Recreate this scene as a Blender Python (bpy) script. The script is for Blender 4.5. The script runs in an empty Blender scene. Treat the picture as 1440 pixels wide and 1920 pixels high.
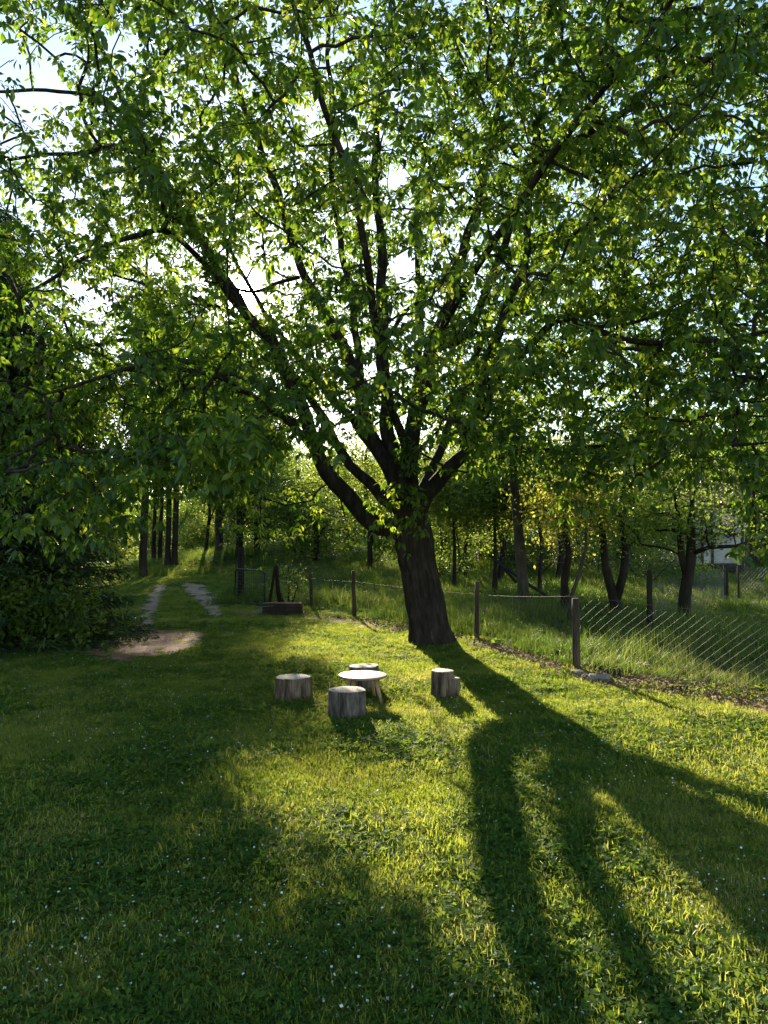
import bpy, math, random
import numpy as np
from mathutils import Vector, noise as mnoise

R = math.radians
rng = np.random.default_rng(7)
random.seed(7)
sc = bpy.context.scene
COL = sc.collection

# ------------------------------------------------------------------ camera
FPX = 1442.0                       # focal length in photo pixels (1440x1920)
CAMZ = 1.6
PITCH = math.atan(50 / FPX)
cam = bpy.data.cameras.new('camera')
cam.sensor_fit = 'VERTICAL'
cam.sensor_height = 24.0
cam.lens = FPX / 1920 * 24.0
cam.clip_start = 0.05
cam.clip_end = 1500
camo = bpy.data.objects.new('camera', cam)
COL.objects.link(camo)
camo.location = (0, 0, CAMZ)
camo.rotation_euler = (math.pi / 2 + PITCH, 0, 0)
sc.camera = camo

# ------------------------------------------------------------------ light
_sx, _sy = 465 - 720, 960 - 548
_d = np.array([_sx, FPX * math.cos(PITCH) - _sy * math.sin(PITCH), _sy * math.cos(PITCH) + FPX * math.sin(PITCH)])
SUN = _d / np.linalg.norm(_d)      # unit vector towards the sun
SUN_EL = math.asin(SUN[2])
SUN_AZ = math.atan2(SUN[0], SUN[1])     # from +Y towards +X

w = bpy.data.worlds.new('World')
sc.world = w
w.use_nodes = True
nt = w.node_tree
nt.nodes.clear()
sky = nt.nodes.new('ShaderNodeTexSky')
sky.sky_type = 'NISHITA'
sky.sun_disc = False
sky.sun_elevation = SUN_EL
sky.sun_rotation = SUN_AZ
sky.air_density = 1.0
sky.dust_density = 0.2
sky.ozone_density = 1.0
bg = nt.nodes.new('ShaderNodeBackground')
bg.inputs['Strength'].default_value = 0.102
# the small bright disc of the sun itself, so that it shows between the leaves
geo = nt.nodes.new('ShaderNodeNewGeometry')
dot = nt.nodes.new('ShaderNodeVectorMath'); dot.operation = 'DOT_PRODUCT'
dot.inputs[1].default_value = tuple(-SUN)
mr = nt.nodes.new('ShaderNodeMapRange')
mr.inputs['From Min'].default_value = math.cos(R(0.75))
mr.inputs['From Max'].default_value = math.cos(R(0.55))
mr.inputs['To Max'].default_value = 30.0
glow = nt.nodes.new('ShaderNodeMapRange'); glow.interpolation_type = 'SMOOTHERSTEP'      # the bright air right round the sun
glow.inputs['From Min'].default_value = math.cos(R(4)); glow.inputs['From Max'].default_value = 1.0; glow.inputs['To Max'].default_value = 1.2
addm = nt.nodes.new('ShaderNodeMath'); addm.operation = 'ADD'
bg2 = nt.nodes.new('ShaderNodeBackground')
bg2.inputs['Color'].default_value = (1, 0.97, 0.9, 1)
add = nt.nodes.new('ShaderNodeAddShader')
out = nt.nodes.new('ShaderNodeOutputWorld')
nt.links.new(sky.outputs[0], bg.inputs['Color'])
nt.links.new(geo.outputs['Incoming'], dot.inputs[0])
nt.links.new(dot.outputs['Value'], mr.inputs['Value'])
nt.links.new(dot.outputs['Value'], glow.inputs['Value'])
nt.links.new(mr.outputs[0], addm.inputs[0]); nt.links.new(glow.outputs[0], addm.inputs[1]); nt.links.new(addm.outputs[0], bg2.inputs['Strength'])
nt.links.new(bg.outputs[0], add.inputs[0]); nt.links.new(bg2.outputs[0], add.inputs[1])
nt.links.new(add.outputs[0], out.inputs['Surface'])

sun = bpy.data.lights.new('sun', 'SUN')
sun.energy = 5.0
sun.angle = R(0.55)
sun.color = (1.0, 0.88, 0.68)
suno = bpy.data.objects.new('sun', sun)
COL.objects.link(suno)
suno.location = tuple(SUN * 60)
suno.rotation_euler = Vector(tuple(SUN)).to_track_quat('Z', 'Y').to_euler()

sc.view_settings.view_transform = 'Standard'
sc.view_settings.look = 'None'
sc.view_settings.gamma = 1
sc.view_settings.use_curve_mapping = False
sc.view_settings.exposure = 1.68
sc.render.engine = 'CYCLES'
cy = sc.cycles
cy.max_bounces = 7; cy.diffuse_bounces = 3; cy.glossy_bounces = 2
cy.transmission_bounces = 5; cy.transparent_max_bounces = 4
cy.sample_clamp_indirect = 3
cy.caustics_reflective = False; cy.caustics_refractive = False
sc.render.filter_size = 1.05
cy.use_denoising = True
cy.denoiser = 'OPENIMAGEDENOISE'
cy.denoising_input_passes = 'RGB_ALBEDO_NORMAL'
cy.denoising_prefilter = 'NONE'

# ------------------------------------------------------------------ photogrammetry helpers
def at(px, py, D):
    """world point at depth D (metres ahead) seen at photo pixel px,py"""
    u = (px - 720) / FPX; v = (960 - py) / FPX
    dy = math.cos(PITCH) - v * math.sin(PITCH); dz = v * math.cos(PITCH) + math.sin(PITCH)
    return np.array([u / dy * D, D, CAMZ + dz / dy * D])

def proj(P):
    P = np.atleast_2d(P)
    y = P[:, 1] * math.cos(PITCH) + (P[:, 2] - CAMZ) * math.sin(PITCH)
    z = -P[:, 1] * math.sin(PITCH) + (P[:, 2] - CAMZ) * math.cos(PITCH)
    y = np.where(y < 0.05, 0.05, y)
    return np.stack([720 + FPX * P[:, 0] / y, 960 - FPX * z / y], 1)

def smooth(a, b, x):
    t = np.clip((x - a) / (b - a), 0, 1)
    return t * t * (3 - 2 * t)

def terr(x, y):
    x = np.asarray(x, float); y = np.asarray(y, float)
    h = 0.8 * smooth(17, 45, y) * smooth(-14, -2, x) + 0.55 * smooth(31, 38, y) * smooth(-14.5, -10.5, x) * (1 - smooth(-2, 4, x))
    h = h + 7 * smooth(60, 220, y)
    fl = smooth(15, 26, y)
    h = h + fl * 0.10 * np.sin(x * 0.9 + 1.3) * np.sin(y * 0.55) + 0.012 * np.sin(x * 2.1) * np.sin(y * 1.7 + 0.4)
    return h

def gp(px, py, dz=0.0):
    """point of the ground seen at a pixel (iterates on the terrain height)"""
    D = CAMZ * FPX / max(py - 1010, 4)
    for _ in range(12):
        p = at(px, py, D)
        h = float(terr(p[0], p[1]))
        D = D * (CAMZ - h) / max(CAMZ - p[2], 0.05)
    p = at(px, py, D); p[2] = float(terr(p[0], p[1])) + dz
    return p

def ground(x, y, dz=0.0):
    return np.array([x, y, float(terr(x, y)) + dz])

# ------------------------------------------------------------------ materials
def newmat(name):
    m = bpy.data.materials.new(name); m.use_nodes = True
    m.node_tree.nodes.clear()
    return m, m.node_tree.nodes, m.node_tree.links

def ramp(nodes, stops):
    r = nodes.new('ShaderNodeValToRGB')
    e = r.color_ramp.elements
    while len(e) > 1: e.remove(e[-1])
    e[0].position = stops[0][0]; e[0].color = (*stops[0][1], 1)
    for p, c in stops[1:]:
        k = e.new(p); k.color = (*c, 1)
    return r

def leaf_mat(name, stops, tstops, rough=0.45, trans=0.45, spec=0.35, nscale=0.6, inst=False, midrib=False):
    """leaf: coloured by a per-leaf random value and a slow noise; light passes through"""
    m, N, L = newmat(name)
    if inst:
        oi = N.new('ShaderNodeObjectInfo'); rnd_out = oi.outputs['Random']
        at_ = N.new('ShaderNodeAttribute'); at_.attribute_name = 'rnd'
        ad = N.new('ShaderNodeMath'); ad.operation = 'MULTIPLY_ADD'
        L.new(rnd_out, ad.inputs[0]); ad.inputs[1].default_value = 0.4
        ml = N.new('ShaderNodeMath'); ml.operation = 'MULTIPLY'; L.new(at_.outputs['Fac'], ml.inputs[0]); ml.inputs[1].default_value = 0.6
        L.new(ml.outputs[0], ad.inputs[2]); rnd_out = ad.outputs[0]
    else:
        at_ = N.new('ShaderNodeAttribute'); at_.attribute_name = 'rnd'; rnd_out = at_.outputs['Fac']
    g = N.new('ShaderNodeNewGeometry')
    no = N.new('ShaderNodeTexNoise'); no.inputs['Scale'].default_value = nscale; no.inputs['Detail'].default_value = 3
    L.new(g.outputs['Position'], no.inputs['Vector'])
    mx = N.new('ShaderNodeMath'); mx.operation = 'MULTIPLY_ADD'; mx.inputs[1].default_value = 1.5; mx.inputs[2].default_value = -0.75
    L.new(no.outputs['Fac'], mx.inputs[0])
    a2 = N.new('ShaderNodeMath'); a2.operation = 'ADD'; a2.use_clamp = True
    L.new(mx.outputs[0], a2.inputs[0]); L.new(rnd_out, a2.inputs[1])
    r1 = ramp(N, stops); r2 = ramp(N, tstops)
    L.new(a2.outputs[0], r1.inputs[0]); L.new(a2.outputs[0], r2.inputs[0])
    p = N.new('ShaderNodeBsdfPrincipled'); p.inputs['Roughness'].default_value = rough
    p.inputs['Specular IOR Level'].default_value = spec
    t = N.new('ShaderNodeBsdfTranslucent')
    c1 = r1.outputs[0]
    if midrib:
        am = N.new('ShaderNodeAttribute'); am.attribute_name = 'rib'
        mm = N.new('ShaderNodeMix'); mm.data_type = 'RGBA'; mm.inputs['B'].default_value = (0.12, 0.17, 0.05, 1)
        mp = N.new('ShaderNodeMapRange'); mp.inputs['From Min'].default_value = 0.86; mp.inputs['From Max'].default_value = 1.0; mp.inputs['To Max'].default_value = 0.6
        L.new(am.outputs['Fac'], mp.inputs['Value']); L.new(mp.outputs[0], mm.inputs['Factor'])
        L.new(c1, mm.inputs['A']); c1 = mm.outputs['Result']
    L.new(c1, p.inputs['Base Color']); L.new(r2.outputs[0], t.inputs['Color'])
    mix = N.new('ShaderNodeMixShader'); mix.inputs[0].default_value = trans
    L.new(p.outputs[0], mix.inputs[1]); L.new(t.outputs[0], mix.inputs[2])
    o = N.new('ShaderNodeOutputMaterial'); L.new(mix.outputs[0], o.inputs['Surface'])
    return m

def noise_mat(name, stops, scale=8, detail=8, rough=0.9, stretch=(1, 1, 1), bump=0.3, bscale=None, bdist=0.02, dist=0.0, spec=0.2, metallic=0.0, coords='Object'):
    m, N, L = newmat(name)
    tc = N.new('ShaderNodeTexCoord')
    mp = N.new('ShaderNodeMapping'); mp.inputs['Scale'].default_value = stretch
    L.new(tc.outputs[coords], mp.inputs['Vector'])
    no = N.new('ShaderNodeTexNoise'); no.inputs['Scale'].default_value = scale; no.inputs['Detail'].default_value = detail
    no.inputs['Roughness'].default_value = 0.65; no.inputs['Distortion'].default_value = dist
    L.new(mp.outputs[0], no.inputs['Vector'])
    r = ramp(N, stops); L.new(no.outputs['Fac'], r.inputs[0])
    p = N.new('ShaderNodeBsdfPrincipled'); p.inputs['Roughness'].default_value = rough
    p.inputs['Specular IOR Level'].default_value = spec; p.inputs['Metallic'].default_value = metallic
    L.new(r.outputs[0], p.inputs['Base Color'])
    if bump:
        n2 = N.new('ShaderNodeTexNoise'); n2.inputs['Scale'].default_value = bscale or scale * 2; n2.inputs['Detail'].default_value = 6
        L.new(mp.outputs[0], n2.inputs['Vector'])
        b = N.new('ShaderNodeBump'); b.inputs['Strength'].default_value = bump; b.inputs['Distance'].default_value = bdist
        L.new(n2.outputs['Fac'], b.inputs['Height']); L.new(b.outputs[0], p.inputs['Normal'])
    o = N.new('ShaderNodeOutputMaterial'); L.new(p.outputs[0], o.inputs['Surface'])
    return m

M = {}
M['cherry_leaf'] = leaf_mat('cherry_leaf', [(0, (.013, .037, .006)), (.5, (.031, .078, .011)), (1, (.076, .138, .022))],
                            [(0, (.09, .20, .010)), (.5, (.28, .45, .02)), (1, (.78, .80, .07))], rough=.42, trans=.45, spec=.4, midrib=True)
M['wood_leaf'] = leaf_mat('wood_leaf', [(0, (.018, .045, .008)), (.5, (.04, .09, .014)), (1, (.08, .13, .02))],
                          [(0, (.13, .24, .02)), (.5, (.25, .38, .03)), (1, (.42, .50, .05))], rough=.5, trans=.42, nscale=.25)
M['gold_leaf'] = leaf_mat('gold_leaf', [(0, (.10, .12, .014)), (.5, (.20, .19, .02)), (1, (.30, .22, .03))],
                          [(0, (.5, .55, .05)), (.5, (.60, .58, .07)), (1, (.78, .62, .11))], rough=.5, trans=.5, nscale=.4)
M['bush_leaf'] = leaf_mat('bush_leaf', [(0, (.03, .07, .012)), (.5, (.06, .12, .02)), (1, (.11, .16, .03))],
                          [(0, (.22, .36, .03)), (.5, (.38, .5, .05)), (1, (.58, .62, .09))], rough=.5, trans=.48, nscale=.6)
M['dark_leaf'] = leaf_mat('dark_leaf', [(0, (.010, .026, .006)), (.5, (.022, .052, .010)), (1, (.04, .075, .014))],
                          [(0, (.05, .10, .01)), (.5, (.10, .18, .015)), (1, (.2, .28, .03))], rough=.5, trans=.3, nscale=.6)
M['spruce'] = leaf_mat('spruce', [(0, (.008, .022, .006)), (.55, (.016, .042, .010)), (1, (.05, .095, .018))],
                       [(0, (.02, .05, .006)), (.6, (.05, .11, .012)), (1, (.18, .28, .03))], rough=.55, trans=.22, nscale=1.2)
M['grass'] = leaf_mat('grass', [(0, (.026, .056, .008)), (.45, (.052, .108, .014)), (.78, (.095, .135, .026)), (1, (.22, .19, .09))],
                      [(0, (.24, .34, .025)), (.45, (.42, .50, .04)), (.78, (.58, .58, .08)), (1, (.68, .57, .18))], rough=.45, trans=.5, spec=.35, nscale=.9, inst=True)
M['clover'] = leaf_mat('clover', [(0, (.03, .07, .012)), (.6, (.05, .11, .02)), (1, (.09, .15, .03))],
                       [(0, (.2, .34, .03)), (.6, (.34, .48, .04)), (1, (.5, .56, .07))], rough=.75, trans=.45, spec=.08, nscale=.9, inst=True)
M['meadow'] = leaf_mat('meadow', [(0, (.02, .046, .008)), (.5, (.042, .088, .013)), (.85, (.075, .12, .022)), (1, (.16, .15, .06))],
                       [(0, (.08, .17, .015)), (.5, (.20, .31, .025)), (.85, (.36, .42, .05)), (1, (.45, .40, .13))], rough=.5, trans=.38, nscale=.35, inst=True)
M['bark'] = noise_mat('bark', [(.28, (.008, .006, .005)), (.5, (.028, .021, .016)), (.66, (.055, .043, .033)), (.8, (.13, .12, .10))],
                      scale=7, detail=10, stretch=(1.6, 1.6, .45), bump=.9, bscale=22, bdist=.03)
M['dark_bark'] = noise_mat('dark_bark', [(.3, (.010, .008, .006)), (.6, (.034, .028, .022)), (.8, (.065, .057, .046))], scale=9, stretch=(1, 1, .3), bump=.5)
M['grey_bark'] = noise_mat('grey_bark', [(.3, (.03, .026, .022)), (.55, (.075, .068, .057)), (.8, (.15, .135, .11))], scale=8, stretch=(1, 1, .35), bump=.6)
M['pine_bark'] = noise_mat('pine_bark', [(.3, (.02, .014, .010)), (.6, (.06, .042, .030)), (.8, (.11, .08, .06))], scale=5, stretch=(1, 1, .3), bump=.5)
M['log_bark'] = noise_mat('log_bark', [(.32, (.015, .010, .007)), (.48, (.10, .066, .042)), (.62, (.24, .17, .115)), (.8, (.38, .31, .23))],
                          scale=16, detail=9, stretch=(1, 1, .16), bump=1.0, bscale=30, bdist=.012)
M['grey_log'] = noise_mat('grey_log', [(.32, (.012, .011, .010)), (.48, (.075, .060, .047)), (.62, (.18, .148, .118)), (.8, (.34, .29, .24))],
                          scale=16, detail=9, stretch=(1, 1, .16), bump=1.0, bscale=30, bdist=.012)
M['post_wood'] = noise_mat('post_wood', [(.3, (.025, .018, .013)), (.55, (.075, .057, .04)), (.8, (.16, .125, .09))], scale=14, stretch=(1, 1, .12), bump=.8, bdist=.01)
M['table_wood'] = noise_mat('table_wood', [(.3, (.15, .09, .055)), (.55, (.27, .185, .125)), (.8, (.36, .27, .2))], scale=9, stretch=(1, .12, 1), bump=.15, rough=.5, spec=.35)
M['leg_wood'] = noise_mat('leg_wood', [(.3, (.28, .16, .07)), (.7, (.46, .29, .14))], scale=12, stretch=(1, 1, .1), bump=.15, rough=.5, spec=.35)
M['wire'] = noise_mat('wire', [(.3, (.11, .11, .10)), (.7, (.22, .21, .19))], scale=6, bump=0, rough=.65, metallic=.2, spec=.3)
M['black_metal'] = noise_mat('black_metal', [(.3, (.012, .012, .012)), (.7, (.03, .028, .026))], scale=12, bump=.1, rough=.5, spec=.4)
M['stone'] = noise_mat('stone', [(.3, (.14, .11, .09)), (.6, (.28, .23, .19)), (.8, (.4, .36, .3))], scale=6, bump=.6)
M['pale_stone'] = noise_mat('pale_stone', [(.3, (.5, .5, .48)), (.7, (.75, .75, .72))], scale=6, bump=.4)
M['soil'] = noise_mat('soil', [(.25, (.11, .048, .026)), (.5, (.26, .125, .075)), (.75, (.40, .23, .145))], scale=3.0, detail=12, bump=.9, bscale=24, bdist=.03)
M['track'] = noise_mat('track', [(.25, (.16, .10, .06)), (.5, (.32, .22, .14)), (.75, (.45, .33, .22))], scale=3.0, detail=12, bump=.9, bscale=24, bdist=.03)
M['road'] = noise_mat('road', [(.3, (.42, .38, .33)), (.7, (.55, .50, .45))], scale=1.2, detail=10, bump=.3)
M['plaster'] = noise_mat('plaster', [(.3, (.24, .23, .215)), (.5, (.40, .385, .36)), (.75, (.55, .53, .50))], scale=1.6, detail=10, bump=.3)
M['concrete'] = noise_mat('concrete', [(.3, (.28, .27, .26)), (.7, (.45, .44, .42))], scale=2.5, detail=10, bump=.3)
M['roof'] = noise_mat('roof', [(.3, (.10, .05, .035)), (.7, (.22, .11, .075))], scale=7, stretch=(1, 1, 3), bump=.8)
M['dark_wood'] = noise_mat('dark_wood', [(.3, (.02, .016, .013)), (.7, (.06, .05, .04))], scale=7, stretch=(1, 1, .2), bump=.5)
M['tarp'] = noise_mat('tarp', [(.3, (.45, .52, .66)), (.7, (.62, .68, .80))], scale=2, bump=.4, rough=.35, spec=.5)
M['glass'] = noise_mat('glass', [(.3, (.02, .025, .03)), (.7, (.04, .045, .05))], scale=2, bump=0, rough=.08, spec=.8)
M['petal'] = noise_mat('petal', [(.3, (.75, .74, .70)), (.7, (.85, .84, .8))], scale=4, bump=0, rough=.6)
M['litter'] = noise_mat('litter', [(.3, (.10, .06, .035)), (.55, (.22, .14, .08)), (.8, (.36, .26, .16))], scale=4, bump=0, rough=.8)

# growth rings on a sawn log end
def ring_mat(name, stops):
    m, N, L = newmat(name)
    tc = N.new('ShaderNodeTexCoord')
    wv = N.new('ShaderNodeTexWave'); wv.wave_type = 'RINGS'; wv.rings_direction = 'Z'
    wv.inputs['Scale'].default_value = 14; wv.inputs['Distortion'].default_value = 3; wv.inputs['Detail'].default_value = 4; wv.inputs['Detail Scale'].default_value = 1.2
    no = N.new('ShaderNodeTexNoise'); no.inputs['Scale'].default_value = 9; no.inputs['Detail'].default_value = 8
    L.new(tc.outputs['Object'], wv.inputs['Vector']); L.new(tc.outputs['Object'], no.inputs['Vector'])
    mx = N.new('ShaderNodeMath'); mx.operation = 'MULTIPLY_ADD'; mx.inputs[1].default_value = .3
    L.new(wv.outputs['Fac'], mx.inputs[0]); 
    m2 = N.new('ShaderNodeMath'); m2.operation = 'MULTIPLY'; m2.inputs[1].default_value = .8; L.new(no.outputs['Fac'], m2.inputs[0])
    L.new(m2.outputs[0], mx.inputs[2])
    r = ramp(N, stops); L.new(mx.outputs[0], r.inputs[0])
    p = N.new('ShaderNodeBsdfPrincipled'); p.inputs['Roughness'].default_value = .75
    b = N.new('ShaderNodeBump'); b.inputs['Strength'].default_value = .4; b.inputs['Distance'].default_value = .006
    L.new(no.outputs['Fac'], b.inputs['Height']); L.new(b.outputs[0], p.inputs['Normal'])
    L.new(r.outputs[0], p.inputs['Base Color'])
    o = N.new('ShaderNodeOutputMaterial'); L.new(p.outputs[0], o.inputs['Surface'])
    return m
M['log_end'] = ring_mat('log_end', [(.25, (.20, .13, .085)), (.5, (.42, .31, .22)), (.75, (.55, .44, .34))])

# the ground sheet: earth and moss under the grass
def ground_mat():
    m, N, L = newmat('ground')
    g = N.new('ShaderNodeNewGeometry')
    n1 = N.new('ShaderNodeTexNoise'); n1.inputs['Scale'].default_value = 1.1; n1.inputs['Detail'].default_value = 8
    n2 = N.new('ShaderNodeTexNoise'); n2.inputs['Scale'].default_value = 30; n2.inputs['Detail'].default_value = 6
    L.new(g.outputs['Position'], n1.inputs['Vector']); L.new(g.outputs['Position'], n2.inputs['Vector'])
    r1 = ramp(N, [(.3, (.045, .06, .018)), (.5, (.085, .085, .035)), (.7, (.17, .125, .075))])
    r2 = ramp(N, [(.3, (.030, .030, .014)), (.6, (.08, .10, .03))])
    L.new(n1.outputs['Fac'], r1.inputs[0]); L.new(n2.outputs['Fac'], r2.inputs[0])
    mx = N.new('ShaderNodeMix'); mx.data_type = 'RGBA'; mx.inputs['Factor'].default_value = .5
    L.new(r1.outputs[0], mx.inputs['A']); L.new(r2.outputs[0], mx.inputs['B'])
    p = N.new('ShaderNodeBsdfPrincipled'); p.inputs['Roughness'].default_value = .95; p.inputs['Specular IOR Level'].default_value = .1
    L.new(mx.outputs['Result'], p.inputs['Base Color'])
    b = N.new('ShaderNodeBump'); b.inputs['Strength'].default_value = .8; b.inputs['Distance'].default_value = .03
    L.new(n2.outputs['Fac'], b.inputs['Height']); L.new(b.outputs[0], p.inputs['Normal'])
    o = N.new('ShaderNodeOutputMaterial'); L.new(p.outputs[0], o.inputs['Surface'])
    return m
M['ground'] = ground_mat()

# ------------------------------------------------------------------ mesh helpers
def mesh_np(name, V, F, mat, smooth_=True, attrs=None, loop=None):
    """V (n,3); F list of arrays, each (m,k) with constant k"""
    me = bpy.data.meshes.new(name)
    V = np.asarray(V, np.float32)
    F = [np.asarray(f, np.int32) for f in F if len(f)]
    loops = np.concatenate([f.ravel() for f in F]) if F else np.zeros(0, np.int32)
    sizes = np.concatenate([np.full(len(f), f.shape[1], np.int32) for f in F]) if F else np.zeros(0, np.int32)
    starts = np.concatenate([[0], np.cumsum(sizes)[:-1]]).astype(np.int32) if len(sizes) else sizes
    me.vertices.add(len(V)); me.vertices.foreach_set('co', V.ravel())
    if len(loops):
        me.loops.add(len(loops)); me.loops.foreach_set('vertex_index', loops)
        me.polygons.add(len(sizes)); me.polygons.foreach_set('loop_start', starts)
        try: me.polygons.foreach_set('loop_total', sizes)
        except Exception: pass
        me.polygons.foreach_set('use_smooth', np.full(len(sizes), smooth_, bool))
    for k, v in (attrs or {}).items():
        a = me.attributes.new(k, 'FLOAT', 'POINT'); a.data.foreach_set('value', np.asarray(v, np.float32))
    me.update(calc_edges=True)
    if mat is not None:
        for mm in (mat if isinstance(mat, (list, tuple)) else [mat]): me.materials.append(mm)
    return me

class MB:
    """collects geometry, then links it as ONE mesh object"""
    def __init__(s): s.V = []; s.T = []; s.Q = []; s.P = []; s.n = 0; s.rnd = []
    def add(s, V, tris=None, quads=None, rnd=None, polys=None):
        V = np.asarray(V, float).reshape(-1, 3)
        if tris is not None and len(tris): s.T.append(np.asarray(tris) + s.n)
        if quads is not None and len(quads): s.Q.append(np.asarray(quads) + s.n)
        for p in polys or []: s.P.append(np.asarray(p)[None, :] + s.n)
        s.V.append(V); s.n += len(V)
        s.rnd.append(np.full(len(V), 0.5) if rnd is None else np.broadcast_to(rnd, (len(V),)))
        return s
    def box(s, c, size, rz=0, tilt=None):
        x, y, z = np.array(size) / 2
        V = np.array([[a * x, b * y, d * z] for d in (-1, 1) for b in (-1, 1) for a in (-1, 1)])
        if tilt is not None: V = V @ np.array(tilt).T
        cr, sr = math.cos(rz), math.sin(rz)
        V = V @ np.array([[cr, sr, 0], [-sr, cr, 0], [0, 0, 1]]) + np.array(c)
        return s.add(V, quads=[[0, 2, 3, 1], [4, 5, 7, 6], [0, 1, 5, 4], [2, 6, 7, 3], [0, 4, 6, 2], [1, 3, 7, 5]])
    def tube(s, P, rad, n=6, cap=True, noise_amp=0.0, seed=0):
        P = np.asarray(P, float); k = len(P)
        rad = np.broadcast_to(np.asarray(rad, float), (k,))
        T = np.gradient(P, axis=0); T /= np.linalg.norm(T, axis=1)[:, None] + 1e-9
        ref = np.array([0., 0, 1]) if abs(T[0][2]) < .8 else np.array([0., 1, 0])
        a = np.arange(n) * 2 * math.pi / n
        u = np.cross(T[0], ref); u /= np.linalg.norm(u)
        V = np.empty((k, n, 3))
        for i in range(k):
            u = u - T[i] * np.dot(u, T[i]); u /= np.linalg.norm(u) + 1e-9
            v = np.cross(T[i], u)
            rr = rad[i]
            if noise_amp:
                rr = rad[i] * (1 + noise_amp * np.array([mnoise.noise(Vector((math.cos(q) * 2.2, math.sin(q) * 2.2, i * .35 + seed))) for q in a]))[:, None]
            V[i] = P[i] + rr * (np.cos(a)[:, None] * u + np.sin(a)[:, None] * v)
        i, j = np.meshgrid(np.arange(k - 1), np.arange(n), indexing='ij'); j2 = (j + 1) % n
        Q = np.stack([i * n + j, i * n + j2, (i + 1) * n + j2, (i + 1) * n + j], -1).reshape(-1, 4)
        polys = [list(range(n))[::-1], [(k - 1) * n + q for q in range(n)]] if cap else None
        return s.add(V.reshape(-1, 3), quads=Q, polys=polys)
    def mesh(s, name, mat, smooth_=True):
        V = np.concatenate(s.V) if s.V else np.zeros((0, 3))
        F = ([np.concatenate(s.T)] if s.T else []) + ([np.concatenate(s.Q)] if s.Q else []) + s.P
        return mesh_np(name, V, F, mat, smooth_, {'rnd': np.concatenate(s.rnd)} if s.rnd else None)
    def build(s, name, mat, parent=None, smooth_=True):
        return link(name, s.mesh(name, mat, smooth_), parent)

def link(name, me, parent=None):
    o = bpy.data.objects.new(name, me); COL.objects.link(o)
    if parent is not None:
        o.parent = parent
        root = parent if parent.type == 'EMPTY' else parent.parent
        if me is not None and root is not None:
            n = len(me.vertices); co = np.empty(n * 3, np.float32); me.vertices.foreach_get('co', co)
            co = co.reshape(-1, 3) - np.array(root.location, np.float32)
            me.vertices.foreach_set('co', co.ravel()); me.update()
    return o

def thing(name, label, cat, loc=(0, 0, 0), group=None):
    o = bpy.data.objects.new(name, None); COL.objects.link(o)
    o.location = tuple(float(q) for q in loc); o.empty_display_size = .2
    return tag(o, label, cat, group)

def tag(o, label=None, cat=None, group=None, kind=None):
    if label: o['label'] = label
    if cat: o['category'] = cat
    if group: o['group'] = group
    if kind: o['kind'] = kind
    return o

def copy_tree(src, loc, rz, scale, label, group=None):
    c = src.copy(); COL.objects.link(c)
    c.location = tuple(float(q) for q in loc); c.rotation_euler = (0, 0, rz); c.scale = (scale,) * 3
    c['label'] = label
    if group: c['group'] = group
    for ch in list(src.children):
        d = ch.copy(); COL.objects.link(d); d.parent = c
    return c

def catmull(P, step=0.25):
    P = np.asarray(P, float)
    pts = [P[0]]
    Q = np.vstack([2 * P[0] - P[1], P, 2 * P[-1] - P[-2]])
    for i in range(1, len(Q) - 2):
        p0, p1, p2, p3 = Q[i - 1], Q[i], Q[i + 1], Q[i + 2]
        n = max(1, int(np.linalg.norm((p2 - p1)[:3]) / step))
        for t in np.linspace(0, 1, n + 1)[1:]:
            pts.append(.5 * ((2 * p1) + (-p0 + p2) * t + (2 * p0 - 5 * p1 + 4 * p2 - p3) * t * t + (-p0 + 3 * p1 - 3 * p2 + p3) * t ** 3))
    return np.array(pts)

# leaf templates: (verts (x across, y along, z up), tris, quads, rib)
def leaf_template(fine):
    if fine:
        V = np.array([[0, 0, 0], [-.20, .25, .02], [0, .27, -.035], [.20, .25, .02], [-.24, .55, .0], [0, .57, -.06], [.24, .55, .0],
                      [-.11, .82, -.07], [0, .83, -.10], [.11, .82, -.07], [0, 1.0, -.17]])
        V[:, 0] *= .92
        T = np.array([[0, 2, 1], [0, 3, 2], [7, 8, 10], [8, 9, 10]])
        Q = np.array([[1, 2, 5, 4], [2, 3, 6, 5], [4, 5, 8, 7], [5, 6, 9, 8]])
        rib = np.array([1, 0, 1, 0, 0, 1, 0, 0, 1, 0, 1.])
    else:
        V = np.array([[0, 0, 0], [-.26, .45, .03], [0, .5, -.05], [.26, .45, .03], [0, 1, -.10]])
        T = np.array([[0, 2, 1], [0, 3, 2], [1, 2, 4], [2, 3, 4]]); Q = np.zeros((0, 4), int)
        rib = np.array([1, 0, 1, 0, 1.])
    return V, T, Q, rib
LT = leaf_template(True); LTC = leaf_template(False)

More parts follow.
